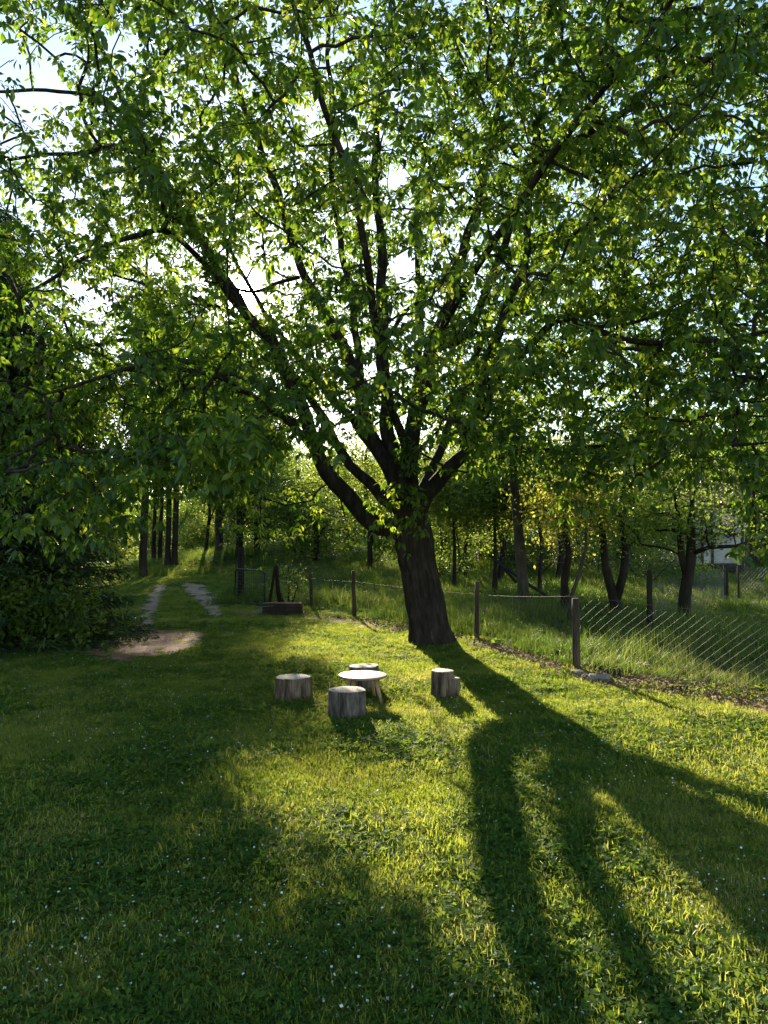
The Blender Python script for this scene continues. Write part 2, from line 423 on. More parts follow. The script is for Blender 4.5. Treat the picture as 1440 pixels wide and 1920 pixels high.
def leaves_mesh(name, base, axis, roll, size, mat, fine=True, rnd=None, width=1.0):
    """base (n,3), axis (n,3) unit, roll (n,), size (n,)"""
    V0, T0, Q0, rib = LT if fine else LTC
    n = len(base)
    up = np.tile([0., 0, 1], (n, 1))
    side = np.cross(axis, up); ln = np.linalg.norm(side, axis=1)
    side[ln < .05] = [1, 0, 0]; side /= np.linalg.norm(side, axis=1)[:, None]
    nor = np.cross(side, axis)
    c, s_ = np.cos(roll)[:, None], np.sin(roll)[:, None]
    s2 = side * c + nor * s_; n2 = nor * c - side * s_
    V = base[:, None] + size[:, None, None] * (V0[None, :, 0:1] * width * s2[:, None] + V0[None, :, 1:2] * axis[:, None] + V0[None, :, 2:3] * n2[:, None])
    k = len(V0)
    off = (np.arange(n) * k)[:, None, None]
    T = (T0[None] + off).reshape(-1, 3); Q = (Q0[None] + off).reshape(-1, 4) if len(Q0) else Q0
    if rnd is None: rnd = rng.random(n)
    return mesh_np(name, V.reshape(-1, 3), [T, Q], mat, True, {'rnd': np.repeat(rnd, k), 'rib': np.tile(rib, n)})

def inpoly(P, poly):
    x, y = P[:, 0], P[:, 1]; c = np.zeros(len(P), bool); n = len(poly)
    for i in range(n):
        x1, y1 = poly[i]; x2, y2 = poly[(i + 1) % n]
        if y1 == y2: continue
        c ^= ((y1 > y) != (y2 > y)) & (x < (x2 - x1) * (y - y1) / (y2 - y1) + x1)
    return c

# the part of the lawn the evening sun reaches below the boughs (photo pixels): leaves that would shade it are left out to keep it sunlit
LIT = [[(620, 1235), (700, 1195), (790, 1185), (1000, 1215), (1440, 1350), (1800, 1450), (1800, 2300), (1220, 2300), (1010, 1990), (850, 1720),
        (640, 1680), (560, 1600), (420, 1520), (380, 1470), (480, 1435), (590, 1450), (650, 1500), (760, 1500), (800, 1440), (720, 1400), (690, 1375), (760, 1340), (735, 1300), (640, 1260)],
       [(560, 1195), (640, 1180), (600, 1240), (520, 1250)], [(150, 1195), (370, 1190), (370, 1235), (180, 1225)],
       [(860, 1640), (980, 1630), (1000, 1760), (900, 1760)]]
def shadow_px(P):
    g = P - SUN[None] * (P[:, 2] / SUN[2])[:, None]
    px = proj(g); px[g[:, 1] < 0.3] = [-9999, 9999]
    return px
def lit_hit(P):
    s = shadow_px(P); h = np.zeros(len(P), bool)
    for poly in LIT: h |= inpoly(s, poly)
    return h
def sun_gap(P, deg=1.3):
    d = P - np.array([0, 0, CAMZ]); d /= np.linalg.norm(d, axis=1)[:, None]
    return d @ SUN > math.cos(R(deg))

# ------------------------------------------------------------------ branch growth
def grow(skel, targets, step=.22, wt=.22, jitter=.12, sag=.0):
    """skel: list of (pts, radii). Each target gets a branch from the best node so far.
    returns list of (polyline, ntips per node)"""
    pos = []; par = []; cost = []; fixed = []
    for pts, rad in skel:
        L = 0
        for i, p in enumerate(pts):
            if i: L += np.linalg.norm(p - pts[i - 1])
            pos.append(p); par.append(-1); cost.append(L * .25); fixed.append(True)
    cap = len(pos) + len(targets) * 60
    A = np.zeros((cap, 3)); A[:len(pos)] = pos
    C = np.zeros(cap); C[:len(pos)] = cost
    n = len(pos)
    d0 = np.array([np.min(np.linalg.norm(A[:n] - t, axis=1)) for t in targets])
    order = np.argsort(d0)
    cnt = np.zeros(cap, int); parent = np.full(cap, -1)
    branches = []
    for k in order:
        t = targets[k]
        dv = t - A[:n]; dist = np.sqrt((dv ** 2).sum(1))
        # prefer nodes below or level with the target
        sc_ = dist + wt * C[:n] + .35 * np.maximum(-dv[:, 2], 0)
        j = int(np.argmin(sc_)); L = dist[j]
        m = max(3, int(L / step))
        a = A[j].copy(); tt = np.linspace(0, 1, m + 1)[1:]
        mid = rng.normal(0, jitter, 3) * L
        mid[2] += .10 * L
        pts = a + (t - a) * tt[:, None] + mid * (4 * tt * (1 - tt))[:, None] * .5
        pts += rng.normal(0, .014, pts.shape)
        idx = [j]
        c = C[j]
        for p in pts:
            if n >= cap: break
            A[n] = p; parent[n] = idx[-1]; c += step; C[n] = c; idx.append(n); n += 1
        branches.append(idx)
        q = idx[-1]
        while q >= 0:
            cnt[q] += 1; q = parent[q]
    return A, cnt, branches

def branches_mb(mb, A, cnt, branches, r0=.0045, ex=.5, rmax=.09, n=5):
    for idx in branches:
        P = A[idx]
        r = np.minimum(r0 * np.maximum(cnt[idx], 1) ** ex, rmax)
        r[0] = r[1] if len(r) > 1 else r[0]
        mb.tube(P, r, n=n, cap=False)

# ------------------------------------------------------------------ terrain
def axis_pts(a, b, fine_a, fine_b, fs, cs):
    L = [np.arange(fine_a, fine_b, fs)]
    v = fine_a; s = fs
    left = []
    while v > a: s *= 1.18; v -= s; left.append(v)
    v = fine_b; s = fs; right = []
    while v < b: right.append(v); s *= 1.12; v += s
    return np.concatenate([left[::-1], L[0], right])
X = axis_pts(-400, 400, -16, 16, .35, 0); Y = axis_pts(-60, 600, -2, 50, .35, 0)
gx, gy = np.meshgrid(X, Y, indexing='xy')
gz = terr(gx, gy)
nx, ny = len(X), len(Y)
ii, jj = np.meshgrid(np.arange(ny - 1), np.arange(nx - 1), indexing='ij')
Q = np.stack([ii * nx + jj, ii * nx + jj + 1, (ii + 1) * nx + jj + 1, (ii + 1) * nx + jj], -1).reshape(-1, 4)
tag(link('ground', mesh_np('ground', np.stack([gx, gy, gz], -1).reshape(-1, 3), [Q], M['ground'])), kind='structure')

def sheet(name, outline_px, mat, dz=.006, res=.12, rough=.18, world=None):
    """irregular ground patch following the terrain, from pixel outline"""
    poly = np.array([gp(*p)[:2] for p in outline_px]) if world is None else np.array(world)
    x0, y0 = poly.min(0); x1, y1 = poly.max(0)
    xs = np.arange(x0 - .3, x1 + .3, res); ys = np.arange(y0 - .3, y1 + .3, res)
    X_, Y_ = np.meshgrid(xs, ys)
    P = np.stack([X_.ravel(), Y_.ravel()], 1)
    jn = np.array([[mnoise.noise(Vector((p[0] * 1.6, p[1] * 1.6, 3))), mnoise.noise(Vector((p[0] * 1.6, p[1] * 1.6, 9)))] for p in P]) * rough * 3
    inside = inpoly(P + jn, [tuple(q) for q in poly])
    Pj = P + rng.normal(0, res * .18, P.shape)
    Z = terr(Pj[:, 0], Pj[:, 1]) + dz
    nx_ = len(xs); ins = inside.reshape(len(ys), nx_)
    cell = ins[:-1, :-1] & ins[1:, :-1] & ins[:-1, 1:] & ins[1:, 1:]
    i, j = np.nonzero(cell)
    Q_ = np.stack([i * nx_ + j, i * nx_ + j + 1, (i + 1) * nx_ + j + 1, (i + 1) * nx_ + j], 1)
    used = np.unique(Q_); mp = np.full(len(P), -1); mp[used] = np.arange(len(used))
    o = link(name, mesh_np(name, np.c_[Pj, Z][used], [mp[Q_]], mat))
    return tag(o, kind='structure'), poly
_, DIRT = sheet('dirt_patch', [(130, 1228), (190, 1196), (260, 1182), (330, 1180), (400, 1186), (385, 1206), (335, 1228), (250, 1240), (170, 1242)], M['soil'])
_, TR1 = sheet('wheel_track', [(252, 1192), (256, 1150), (274, 1118), (290, 1104), (312, 1104), (302, 1132), (294, 1160), (292, 1192)], M['track'], rough=.10)
_, TR2 = sheet('wheel_track', [(336, 1100), (384, 1097), (406, 1118), (424, 1156), (392, 1160), (364, 1128)], M['track'], rough=.10)
_, TR3 = sheet('earth_strip', [(850, 1200), (905, 1196), (1000, 1222), (1070, 1244), (1120, 1246), (1210, 1262), (1330, 1294), (1440, 1316), (1500, 1340), (1500, 1362), (1360, 1330), (1240, 1304), (1130, 1284), (1040, 1266), (940, 1228), (860, 1212)], M['soil'], res=.07, rough=.08)
_, TR4 = sheet('bare_ground', [(430, 1146), (560, 1144), (600, 1152), (700, 1166), (760, 1180), (740, 1190), (650, 1172), (560, 1160), (440, 1156)], M['soil'], res=.12, rough=.1)
_, ROAD = sheet('road', None, M['road'], dz=.02, res=.5, rough=.15, world=[(-34, 40), (-17.5, 37.5), (-15.2, 41), (-14.5, 60), (-13, 90), (-17.5, 90), (-19, 62), (-20.5, 47), (-34, 47)])

# ------------------------------------------------------------------ grass
def tuft_mesh(name, nb, h, spread, wd, mat, lean=.5, seg=2, seeds=False):
    b = rng.normal(0, spread * .5, (nb, 2)); az = rng.random(nb) * 2 * math.pi
    hh = h * (.55 + .75 * rng.random(nb)); ln = hh * lean * rng.random(nb) * 1.3
    d = np.stack([np.cos(az), np.sin(az)], 1); fa = rng.random(nb) * 2 * math.pi
    wv = np.stack([np.cos(fa), np.sin(fa)], 1) * (wd * (.6 + .7 * rng.random(nb)))[:, None]
    V = np.zeros((nb, 5, 3))
    V[:, 0, :2] = b - wv; V[:, 1, :2] = b + wv
    V[:, 2, :2] = b + d * (ln * .35)[:, None] - wv * .8; V[:, 3, :2] = b + d * (ln * .35)[:, None] + wv * .8
    V[:, 2:4, 2] = (hh * .6)[:, None]
    V[:, 4, :2] = b + d * ln[:, None]; V[:, 4, 2] = hh * (1 - .25 * (ln / (h + 1e-6)))
    o_ = (np.arange(nb) * 5)[:, None]
    Q_ = np.array([[0, 1, 3, 2]]) + o_; T_ = np.array([[2, 3, 4]]) + o_
    return mesh_np(name, V.reshape(-1, 3), [T_, Q_], mat, True, {'rnd': np.repeat(rng.random(nb), 5)})

def clover_mesh(name, nl, mat, h=.03, s=.016, spread=.09):
    """trefoil leaves on short stalks"""
    V = []; T = []; rn = []
    k = 0
    for _ in range(nl):
        c = np.r_[rng.normal(0, spread * .5, 2), h * (.4 + .9 * rng.random())]
        tl = rng.normal(0, .35, 2); q = rng.random()
        for a in range(3):
            an = a * 2.094 + q * 6; ss = s * (.8 + .4 * rng.random())
            u = np.array([math.cos(an), math.sin(an), tl[0] * math.cos(an) + tl[1] * math.sin(an)])
            v = np.array([-math.sin(an), math.cos(an), -tl[0] * math.sin(an) + tl[1] * math.cos(an)])
            V += [c, c + ss * (.6 * u + .5 * v), c + ss * (1.05 * u + .3 * v), c + ss * (1.05 * u - .3 * v), c + ss * (.6 * u - .5 * v)]
            T += [[k, k + 1, k + 2], [k, k + 2, k + 3], [k, k + 3, k + 4]]; rn += [q] * 5; k += 5
    return mesh_np(name, np.array(V), [np.array(T)], mat, True, {'rnd': rn})

def weed_mesh(name, n, mat, s=.09):
    base = rng.normal(0, .006, (n, 3)); base[:, 2] = .01
    az = np.arange(n) * 2 * math.pi / n + rng.normal(0, .25, n); el = rng.random(n) * .7 + .15
    ax = np.stack([np.cos(az) * np.cos(el), np.sin(az) * np.cos(el), np.sin(el)], 1)
    return leaves_mesh(name, base, ax, rng.normal(0, .3, n), s * (.6 + .6 * rng.random(n)), mat, True)

def stuff_instances(name, P, rz, scale, idx, sources, label, cat):
    """ONE object: a cloud of points carrying tufts through geometry nodes"""
    col = bpy.data.collections.new(name + '_tufts')       # not linked to the scene
    for i, me in enumerate(sources):
        o = bpy.data.objects.new('tuft_%02d' % i, me); col.objects.link(o)
    me = mesh_np(name, P, [], None)
    a = me.attributes.new('trot', 'FLOAT_VECTOR', 'POINT'); tl = np.stack([rng.normal(0, .12, len(P)), rng.normal(0, .12, len(P)), rz], 1)
    a.data.foreach_set('vector', tl.astype(np.float32).ravel())
    a = me.attributes.new('tscale', 'FLOAT', 'POINT'); a.data.foreach_set('value', scale.astype(np.float32))
    a = me.attributes.new('tidx', 'INT', 'POINT'); a.data.foreach_set('value', idx.astype(np.int32))
    ng = bpy.data.node_groups.new(name, 'GeometryNodeTree')
    ng.interface.new_socket('Geometry', in_out='INPUT', socket_type='NodeSocketGeometry')
    ng.interface.new_socket('Geometry', in_out='OUTPUT', socket_type='NodeSocketGeometry')
    N, L = ng.nodes, ng.links
    gi = N.new('NodeGroupInput'); go = N.new('NodeGroupOutput')
    ip = N.new('GeometryNodeInstanceOnPoints'); ci = N.new('GeometryNodeCollectionInfo')
    ci.inputs['Collection'].default_value = col; ci.inputs['Separate Children'].default_value = True; ci.inputs['Reset Children'].default_value = True
    def na(nm, dt):
        q = N.new('GeometryNodeInputNamedAttribute'); q.data_type = dt; q.inputs['Name'].default_value = nm
        return next(o for o in q.outputs if o.enabled and o.name == 'Attribute')
    er = N.new('FunctionNodeEulerToRotation')
    L.new(na('trot', 'FLOAT_VECTOR'), er.inputs[0]); L.new(er.outputs[0], ip.inputs['Rotation'])
    L.new(na('tscale', 'FLOAT'), ip.inputs['Scale']); L.new(na('tidx', 'INT'), ip.inputs['Instance Index'])
    ip.inputs['Pick Instance'].default_value = True
    L.new(gi.outputs[0], ip.inputs['Points']); L.new(ci.outputs[0], ip.inputs['Instance']); L.new(ip.outputs[0], go.inputs[0])
    o = link(name, me)
    md = o.modifiers.new('scatter', 'NODES'); md.node_group = ng
    return tag(o, label, cat, kind='stuff')

# fence line: posts by their feet in the photo
FP = [gp(893, 1199), gp(1082, 1258)]
post_px = [(1081, 1258), (893, 1200), (665, 1158), (585, 1141)]
FPOS = [gp(*p) for p in post_px]
f0 = FPOS[0]; fdir = np.array([2.45, -2.1, 0.]); fdir /= np.linalg.norm(fdir)
fright = [ground(*(f0 + fdir * q)[:2]) for q in (2.75, 5.5, 8.2)]
fence_line = [fright[2], fright[1], fright[0]] + FPOS + [gp(505, 1137)]
FL = np.array(fence_line)
def beyond(x, y):
    """distance beyond the fence (positive = orchard side)"""
    order = np.argsort(FL[:, 0]); fy = np.interp(x, FL[order, 0], FL[order, 1])
    return y - fy

def pmask(P, poly): return inpoly(P, [tuple(q) for q in poly])
# lawn tufts: more per square metre near the camera
NL = 120000
D_ = 1.6 + 33 * rng.random(NL) ** 1.75
x_ = (rng.random(NL) * 2 - 1) * (D_ * .60 + 1.2)
ok = (beyond(x_, D_) < .15) | (x_ < -4.5)
bare = pmask(np.c_[x_, D_], DIRT) | pmask(np.c_[x_, D_], TR1) | pmask(np.c_[x_, D_], TR2)
bare2 = pmask(np.c_[x_, D_], TR3) | pmask(np.c_[x_, D_], TR4)
near_f = (beyond(x_, D_) > -.75) & (x_ > -4)
ok &= ~(bare & (rng.random(NL) > .04)) & ~(bare2 & (rng.random(NL) > .2)) & ~(near_f & (rng.random(NL) > .45))
tx0, ty0 = gp(808, 1207)[:2]
ok &= (np.hypot(x_ - tx0, D_ - ty0) > .34)
x_, D_ = x_[ok], D_[ok]
nz = np.array([mnoise.noise(Vector((a * .9, b * .9, 0))) + .5 * mnoise.noise(Vector((a * 3.1, b * 3.1, 5))) for a, b in zip(x_, D_)])
ok = rng.random(len(x_)) > np.clip((-nz - .35) * 1.6, 0, .75)          # thin places
x_, D_, nz = x_[ok], D_[ok], nz[ok]
tufts = [tuft_mesh('t0', 130, .025, .13, .0017, M['grass'], .9), tuft_mesh('t1', 110, .033, .12, .0018, M['grass'], .7), tuft_mesh('t2', 130, .021, .14, .0017, M['grass'], 1.2),
         tuft_mesh('t3', 50, .048, .10, .0022, M['grass'], .6), clover_mesh('t4', 30, M['clover'], .026, .011), clover_mesh('t5', 26, M['clover'], .03, .014), weed_mesh('t6', 7, M['clover'], .05),
         clover_mesh('t7', 40, M['clover'], .02, .009)]
u_ = rng.random(len(x_)); cl = nz + rng.normal(0, .25, len(x_))
idx = np.where(u_ < .33, 0, np.where(u_ < .6, 1, np.where(u_ < .9, 2, 3)))
idx = np.where((cl > .02) & (u_ < .75), np.where(u_ < .25, 4, np.where(u_ < .5, 5, 7)), idx)
idx = np.where(rng.random(len(x_)) < .012, 6, idx)
scl = (.75 + .5 * rng.random(len(x_))) * (1 + D_ * .008) * (1 + .25 * np.clip(nz, -.5, .6))
# longer grass the mower leaves round the stools, posts and trunk
xe, ye, ie = [], [], []
for cx_, cy_, r_, n_ in [(at(550.5, 1010, 7.72)[0], 7.72, .19, 60), (at(652, 1010, 6.88)[0], 6.88, .175, 60), (at(685, 1010, 8.12)[0], 8.12, .165, 50), (at(829, 1010, 7.75)[0], 7.75, .15, 60), (tx0, ty0, .40, 130)] + [(p[0], p[1], .07, 26) for p in FPOS]:
    for _ in range(n_):
        a_ = rng.random() * 6.28; q_ = r_ + .01 + abs(rng.normal(0, .035)); xe.append(cx_ + q_ * math.cos(a_)); ye.append(cy_ + q_ * math.sin(a_)); ie.append(3 if rng.random() < .6 else 1)
x_ = np.r_[x_, xe]; D_ = np.r_[D_, ye]; idx = np.r_[idx, ie]; scl = np.r_[scl, .75 + .6 * rng.random(len(xe))]
stuff_instances('lawn_grass', np.c_[x_, D_, terr(x_, D_)], rng.random(len(x_)) * 6.28, scl, idx, tufts,
                'short mown lawn grass mixed with clover in front of the fence', 'grass')

# tall meadow grass beyond the fence, along the bank and at the foot of the fence
NM = 60000
D_ = 7 + 65 * rng.random(NM) ** 1.5
x_ = (rng.random(NM) * 2 - 1) * (D_ * .62 + 2)
b_ = beyond(x_, D_)
track_gap = (x_ < -4.2) & (D_ < 30.5 + 1.5 * np.sin(x_))
ok = (b_ > .1) & ~track_gap & ~pmask(np.c_[x_, D_], ROAD)
x_, D_, b_ = x_[ok], D_[ok], b_[ok]
nz = np.array([mnoise.noise(Vector((a * .5, b * .5, 2))) for a, b in zip(x_, D_)])
mt = [tuft_mesh('m0', 34, .24, .22, .0042, M['meadow'], .7), tuft_mesh('m1', 30, .32, .2, .0045, M['meadow'], .6), tuft_mesh('m2', 36, .18, .24, .0045, M['meadow'], .9),
      tuft_mesh('m3', 16, .42, .14, .0032, M['meadow'], .45), weed_mesh('m4', 12, M['clover'], .2)]
u_ = rng.random(len(x_))
idx = np.where(u_ < .35, 0, np.where(u_ < .6, 1, np.where(u_ < .80, 2, np.where(u_ < .88, 3, 4))))
scl = (.36 + .45 * rng.random(len(x_)) ** 1.5) * (1 + .8 * nz) * (1 + D_ * .012) * np.where(b_ < .8, .75, 1)
stuff_instances('meadow_grass', np.c_[x_, D_, terr(x_, D_)], rng.random(len(x_)) * 6.28, scl, idx, mt,
                'tall unmown meadow grass under the orchard trees beyond the wire fence', 'grass')

# fallen white petals on the lawn, dry leaves at the fence foot
def flat_bits(name, n, mat, s, label, cat, region):
    P = []
    while len(P) < n:
        D = 1.8 + 14 * rng.random() ** 1.8; x = (rng.random() * 2 - 1) * (D * .6 + .5)
        if region(x, D): P.append((x, D))
    P = np.array(P); z = terr(P[:, 0], P[:, 1]) + .022 + rng.random(n) * .03
    az = rng.random(n) * 6.28
    ax = np.stack([np.cos(az), np.sin(az), rng.normal(0, .4, n)], 1); ax /= np.linalg.norm(ax, axis=1)[:, None]
    me = leaves_mesh(name, np.c_[P, z], ax, rng.normal(0, .6, n), s * (.5 + rng.random(n)), mat, False, width=1.9)
    return tag(link(name, me), label, cat, kind='stuff')
# fallen twigs
tw = MB()
for _ in range(140):
    D = 2.2 + 11 * rng.random(); x = (rng.random() * 2 - 1) * D * .5
    if beyond(x, D) > -.2: continue
    a_ = rng.random() * 6.28; l_ = .04 + .14 * rng.random(); p = np.array([x, D, float(terr(x, D)) + .03])
    d_ = np.array([math.cos(a_), math.sin(a_), 0]) * l_
    tw.tube([p, p + d_ * .5 + rng.normal(0, .008, 3), p + d_ + [0, 0, rng.normal(0, .01)]], [.0022, .0018, .001], n=4)
tag(tw.build('fallen_twigs', M['grey_bark']), 'thin fallen twigs lying loose in the lawn grass', 'twigs', kind='stuff')
flat_bits('fallen_petals', 7500, M['petal'], .0098, 'small white petals and daisy heads scattered all over the lawn', 'petals', lambda x, D: beyond(x, D) < 0 and mnoise.noise(Vector((x * .8, D * .8, 7))) + rng.normal(0, .2) > -.05)
flat_bits('dry_leaves', 5200, M['litter'], .028, 'brown dry leaf litter along the foot of the wire fence', 'leaf litter', lambda x, D: abs(beyond(x, D) + .45) < .5 + .2 * rng.random())

# ------------------------------------------------------------------ the big cherry tree
T0 = gp(808, 1209)
D0 = float(T0[1])
cherry = thing('cherry_tree', 'huge spreading cherry tree with thick dark leaning trunk and boughs overhead', 'tree', T0)
tp = [(812, 1222, 0), (806, 1190, 0), (797, 1140, .0), (788, 1090, .02), (779, 1050, .03), (773, 1010, .05), (768, 975, .05), (764, 940, .05)]
TP = catmull([at(a, b, D0 + c) for a, b, c in tp], .04)
tr = np.interp(np.linspace(0, 1, len(TP)), [0, .05, .13, .35, .6, .75, .88, 1], [.355, .325, .30, .285, .28, .295, .27, .17])
nsid = 120
k = len(TP); V = np.empty((k, nsid, 3)); an = np.arange(nsid) * 2 * math.pi / nsid
for i in range(k):
    for j in range(nsid):
        q = an[j]; hgt = TP[i][2]
        rr = tr[i] * (1 + .06 * math.sin(3 * q + 1.2) + .04 * math.sin(5 * q + hgt))
        rr += .055 * max(0, .35 - hgt) * (.6 + math.sin(5 * q + .6) + .4 * math.sin(9 * q)) * 1.6
        rr -= .026 * max(0, .3 - abs(mnoise.noise(Vector((math.cos(q) * 6.5, math.sin(q) * 6.5, hgt * 1.3))))) / .3
        rr += .017 * mnoise.noise(Vector((math.cos(q) * 7, math.sin(q) * 7, hgt * 2.2))) + .010 * mnoise.noise(Vector((math.cos(q) * 16, math.sin(q) * 16, hgt * 6)))
        rr += .05 * math.exp(-((hgt - 1.25) / .09) ** 2) * max(0, math.cos(q - 4.0)) ** 6
        V[i, j] = TP[i] + rr * np.array([math.cos(q), math.sin(q), 0])
i_, j_ = np.meshgrid(np.arange(k - 1), np.arange(nsid), indexing='ij'); j2 = (j_ + 1) % nsid
Q = np.stack([i_ * nsid + j_, i_ * nsid + j2, (i_ + 1) * nsid + j2, (i_ + 1) * nsid + j_], -1).reshape(-1, 4)
link('trunk', mesh_np('trunk', V.reshape(-1, 3), [Q, np.arange((k - 1) * nsid, k * nsid)[None]], M['bark']), cherry)

# limbs: (px, py, depth offset from the trunk, radius)
limbs = [
 [(772, 1000, 0, .19), (715, 985, -.1, .145), (668, 950, -.25, .125), (632, 905, -.4, .115), (603, 855, -.5, .108), (582, 805, -.6, .10), (562, 755, -.6, .093), (533, 700, -.7, .085), (506, 638, -.7, .078), (462, 590, -.6, .072), (421, 520, -.5, .066), (349, 400, -.3, .056), (285, 290, 0, .046), (235, 190, .3, .038), (180, 75, .6, .03), (120, -60, 1, .02)],
 [(765, 960, .1, .15), (718, 932, .25, .10), (690, 905, .4, .088), (655, 870, .6, .08), (632, 825, .8, .074), (600, 770, 1.0, .066), (560, 720, 1.2, .058), (510, 655, 1.4, .05), (440, 590, 1.8, .042), (370, 560, 2.2, .034), (300, 548, 2.5, .028), (215, 512, 2.7, .022), (110, 482, 3.0, .015)],
 [(765, 950, .1, .15), (742, 900, .1, .115), (706, 838, .2, .105), (680, 770, .2, .095), (660, 690, .1, .086), (615, 598, 0, .075), (565, 497, -.1, .064), (520, 360, -.2, .054), (495, 300, -.2, .048), (440, 145, -.2, .038), (395, 10, -.1, .03), (360, -120, 0, .02)],
 [(764, 945, .15, .18), (752, 890, .2, .135), (730, 815, .3, .115), (722, 740, .4, .10), (717, 640, .4, .09), (716, 520, .5, .078), (712, 420, .5, .066), (700, 300, .6, .055), (715, 180, .7, .044), (730, 50, .8, .034), (725, -100, .9, .022)],
 [(676, 740, .2, .07), (668, 620, .5, .06), (655, 540, .6, .056), (635, 430, .8, .05), (622, 300, .9, .045), (620, 180, 1.0, .04), (614, 30, 1.0, .032), (610, -120, 1, .022)],
 [(768, 940, -.05, .17), (770, 880, -.2, .13), (776, 800, -.3, .12), (795, 730, -.4, .11), (815, 640, -.5, .10), (845, 570, -.5, .088), (860, 495, -.4, .075), (885, 420, -.3, .068), (910, 305, -.1, .06), (938, 190, 0, .052), (962, 85, .1, .043), (975, -40, .2, .03)],
 [(820, 650, -.5, .075), (880, 620, -.2, .062), (930, 500, .1, .058), (985, 350, .4, .052), (1010, 240, .6, .046), (1028, 130, .8, .038), (1050, 0, 1, .028)],
 [(772, 985, -.05, .19), (800, 925, -.1, .13), (838, 882, -.2, .105), (872, 852, -.3, .09), (895, 800, -.5, .078), (905, 720, -.7, .07), (935, 620, -1.0, .064), (985, 480, -1.2, .058), (1000, 310, -1.3, .055), (1060, 270, -1.5, .052), (1130, 235, -1.7, .046), (1230, 160, -2.0, .04), (1330, 110, -2.3, .034), (1440, 50, -2.6, .028), (1560, -30, -3, .02)],
 [(872, 852, -.3, .07), (920, 835, -.1, .055), (970, 840, .1, .048), (1040, 845, .2, .044), (1110, 840, .3, .042), (1180, 836, .4, .038), (1250, 838, .5, .033), (1330, 820, .6, .026), (1430, 800, .7, .018), (1560, 760, .8, .012)],
 [(900, 760, -.6, .06), (950, 690, -.9, .055), (1000, 640, -1.2, .05), (1060, 602, -1.5, .046), (1130, 625, -2.0, .04), (1210, 640, -2.4, .034), (1320, 640, -2.9, .027), (1450, 620, -3.3, .018)],
 [(905, 720, -.7, .05), (960, 590, -.3, .046), (1060, 600, 0, .04), (1160, 560, .5, .034), (1280, 500, 1, .027), (1440, 400, 1.6, .018)],
 [(603, 855, -.5, .05), (540, 790, -1.2, .045), (440, 720, -2.0, .036), (330, 690, -2.7, .028), (200, 700, -3.3, .02), (80, 740, -3.7, .012)],
 [(582, 805, -.6, .045), (500, 760, -.6, .04), (390, 700, -.4, .034), (260, 640, 0, .028), (150, 650, .4, .02), (20, 690, 1, .012)],
 [(462, 590, -.6, .045), (430, 560, -1.2, .04), (330, 440, -2.0, .034), (250, 445, -2.5, .03), (150, 490, -3.0, .024), (40, 560, -3.3, .014)],
 [(349, 400, -.3, .04), (260, 290, -1, .034), (150, 285, -1.6, .027), (20, 300, -2, .018)],
 [(285, 290, 0, .035), (200, 190, -.3, .03), (60, 170, -.6, .024), (-80, 165, -1, .016)],
 [(560, 520, -.1, .03), (520, 530, -.6, .026), (470, 548, -1.2, .02), (380, 530, -1.8, .014)],
 [(716, 650, .4, .035), (760, 590, 0, .03), (800, 568, -.4, .026), (860, 600, -.9, .02), (930, 640, -1.5, .013)],
 [(770, 900, -.2, .07), (760, 830, -1.0, .06), (720, 700, -2.0, .052), (690, 500, -2.9, .044), (640, 300, -3.5, .036), (580, 100, -4, .028), (520, -100, -4.4, .018)],
 [(815, 640, -.5, .06), (860, 560, -1.5, .052), (950, 420, -2.5, .044), (1050, 280, -3.3, .036), (1180, 120, -4.0, .026), (1300, -60, -4.4, .018)],
 [(770, 960, .2, .11), (800, 900, 1.2, .085), (840, 800, 2.2, .07), (880, 700, 3.2, .055), (930, 560, 4.0, .042), (980, 420, 4.8, .028)],
 [(764, 940, .2, .10), (700, 840, 1.4, .08), (620, 740, 2.4, .065), (520, 620, 3.4, .05), (430, 470, 4.2, .036), (360, 320, 4.8, .024)],
 [(770, 930, .2, .09), (775, 780, 1.6, .075), (790, 600, 2.6, .06), (780, 430, 3.4, .045), (800, 250, 4.0, .03)],
]
skel = []
lm = None
for lb in limbs:
    P4 = np.array([np.r_[at(a, b, D0 + c), r] for a, b, c, r in lb])
    C4 = catmull(P4, .16)
    wob = np.array([[mnoise.noise(Vector((p[0] * 1.7, p[2] * 1.7, s))) for s in (1, 5, 9)] for p in C4]) * .07
    wob[:3] *= np.linspace(0, 1, 3)[:, None]
    P_ = C4[:, :3] + wob
    skel.append((P_, C4[:, 3]))
    MB().tube(P_, np.maximum(C4[:, 3], .008), n=14, noise_amp=.16, seed=len(skel) * 3.7).build('limb', M['bark'], cherry)

yb = lambda x: np.interp(x, [-600, 0, 100, 200, 300, 420, 500, 560, 620, 720, 800, 850, 950, 1050, 1150, 1250, 1350, 1440, 1600, 2200],
                         [990, 985, 970, 945, 910, 885, 850, 800, 760, 770, 800, 850, 860, 860, 870, 885, 900, 1000, 1080, 1080])
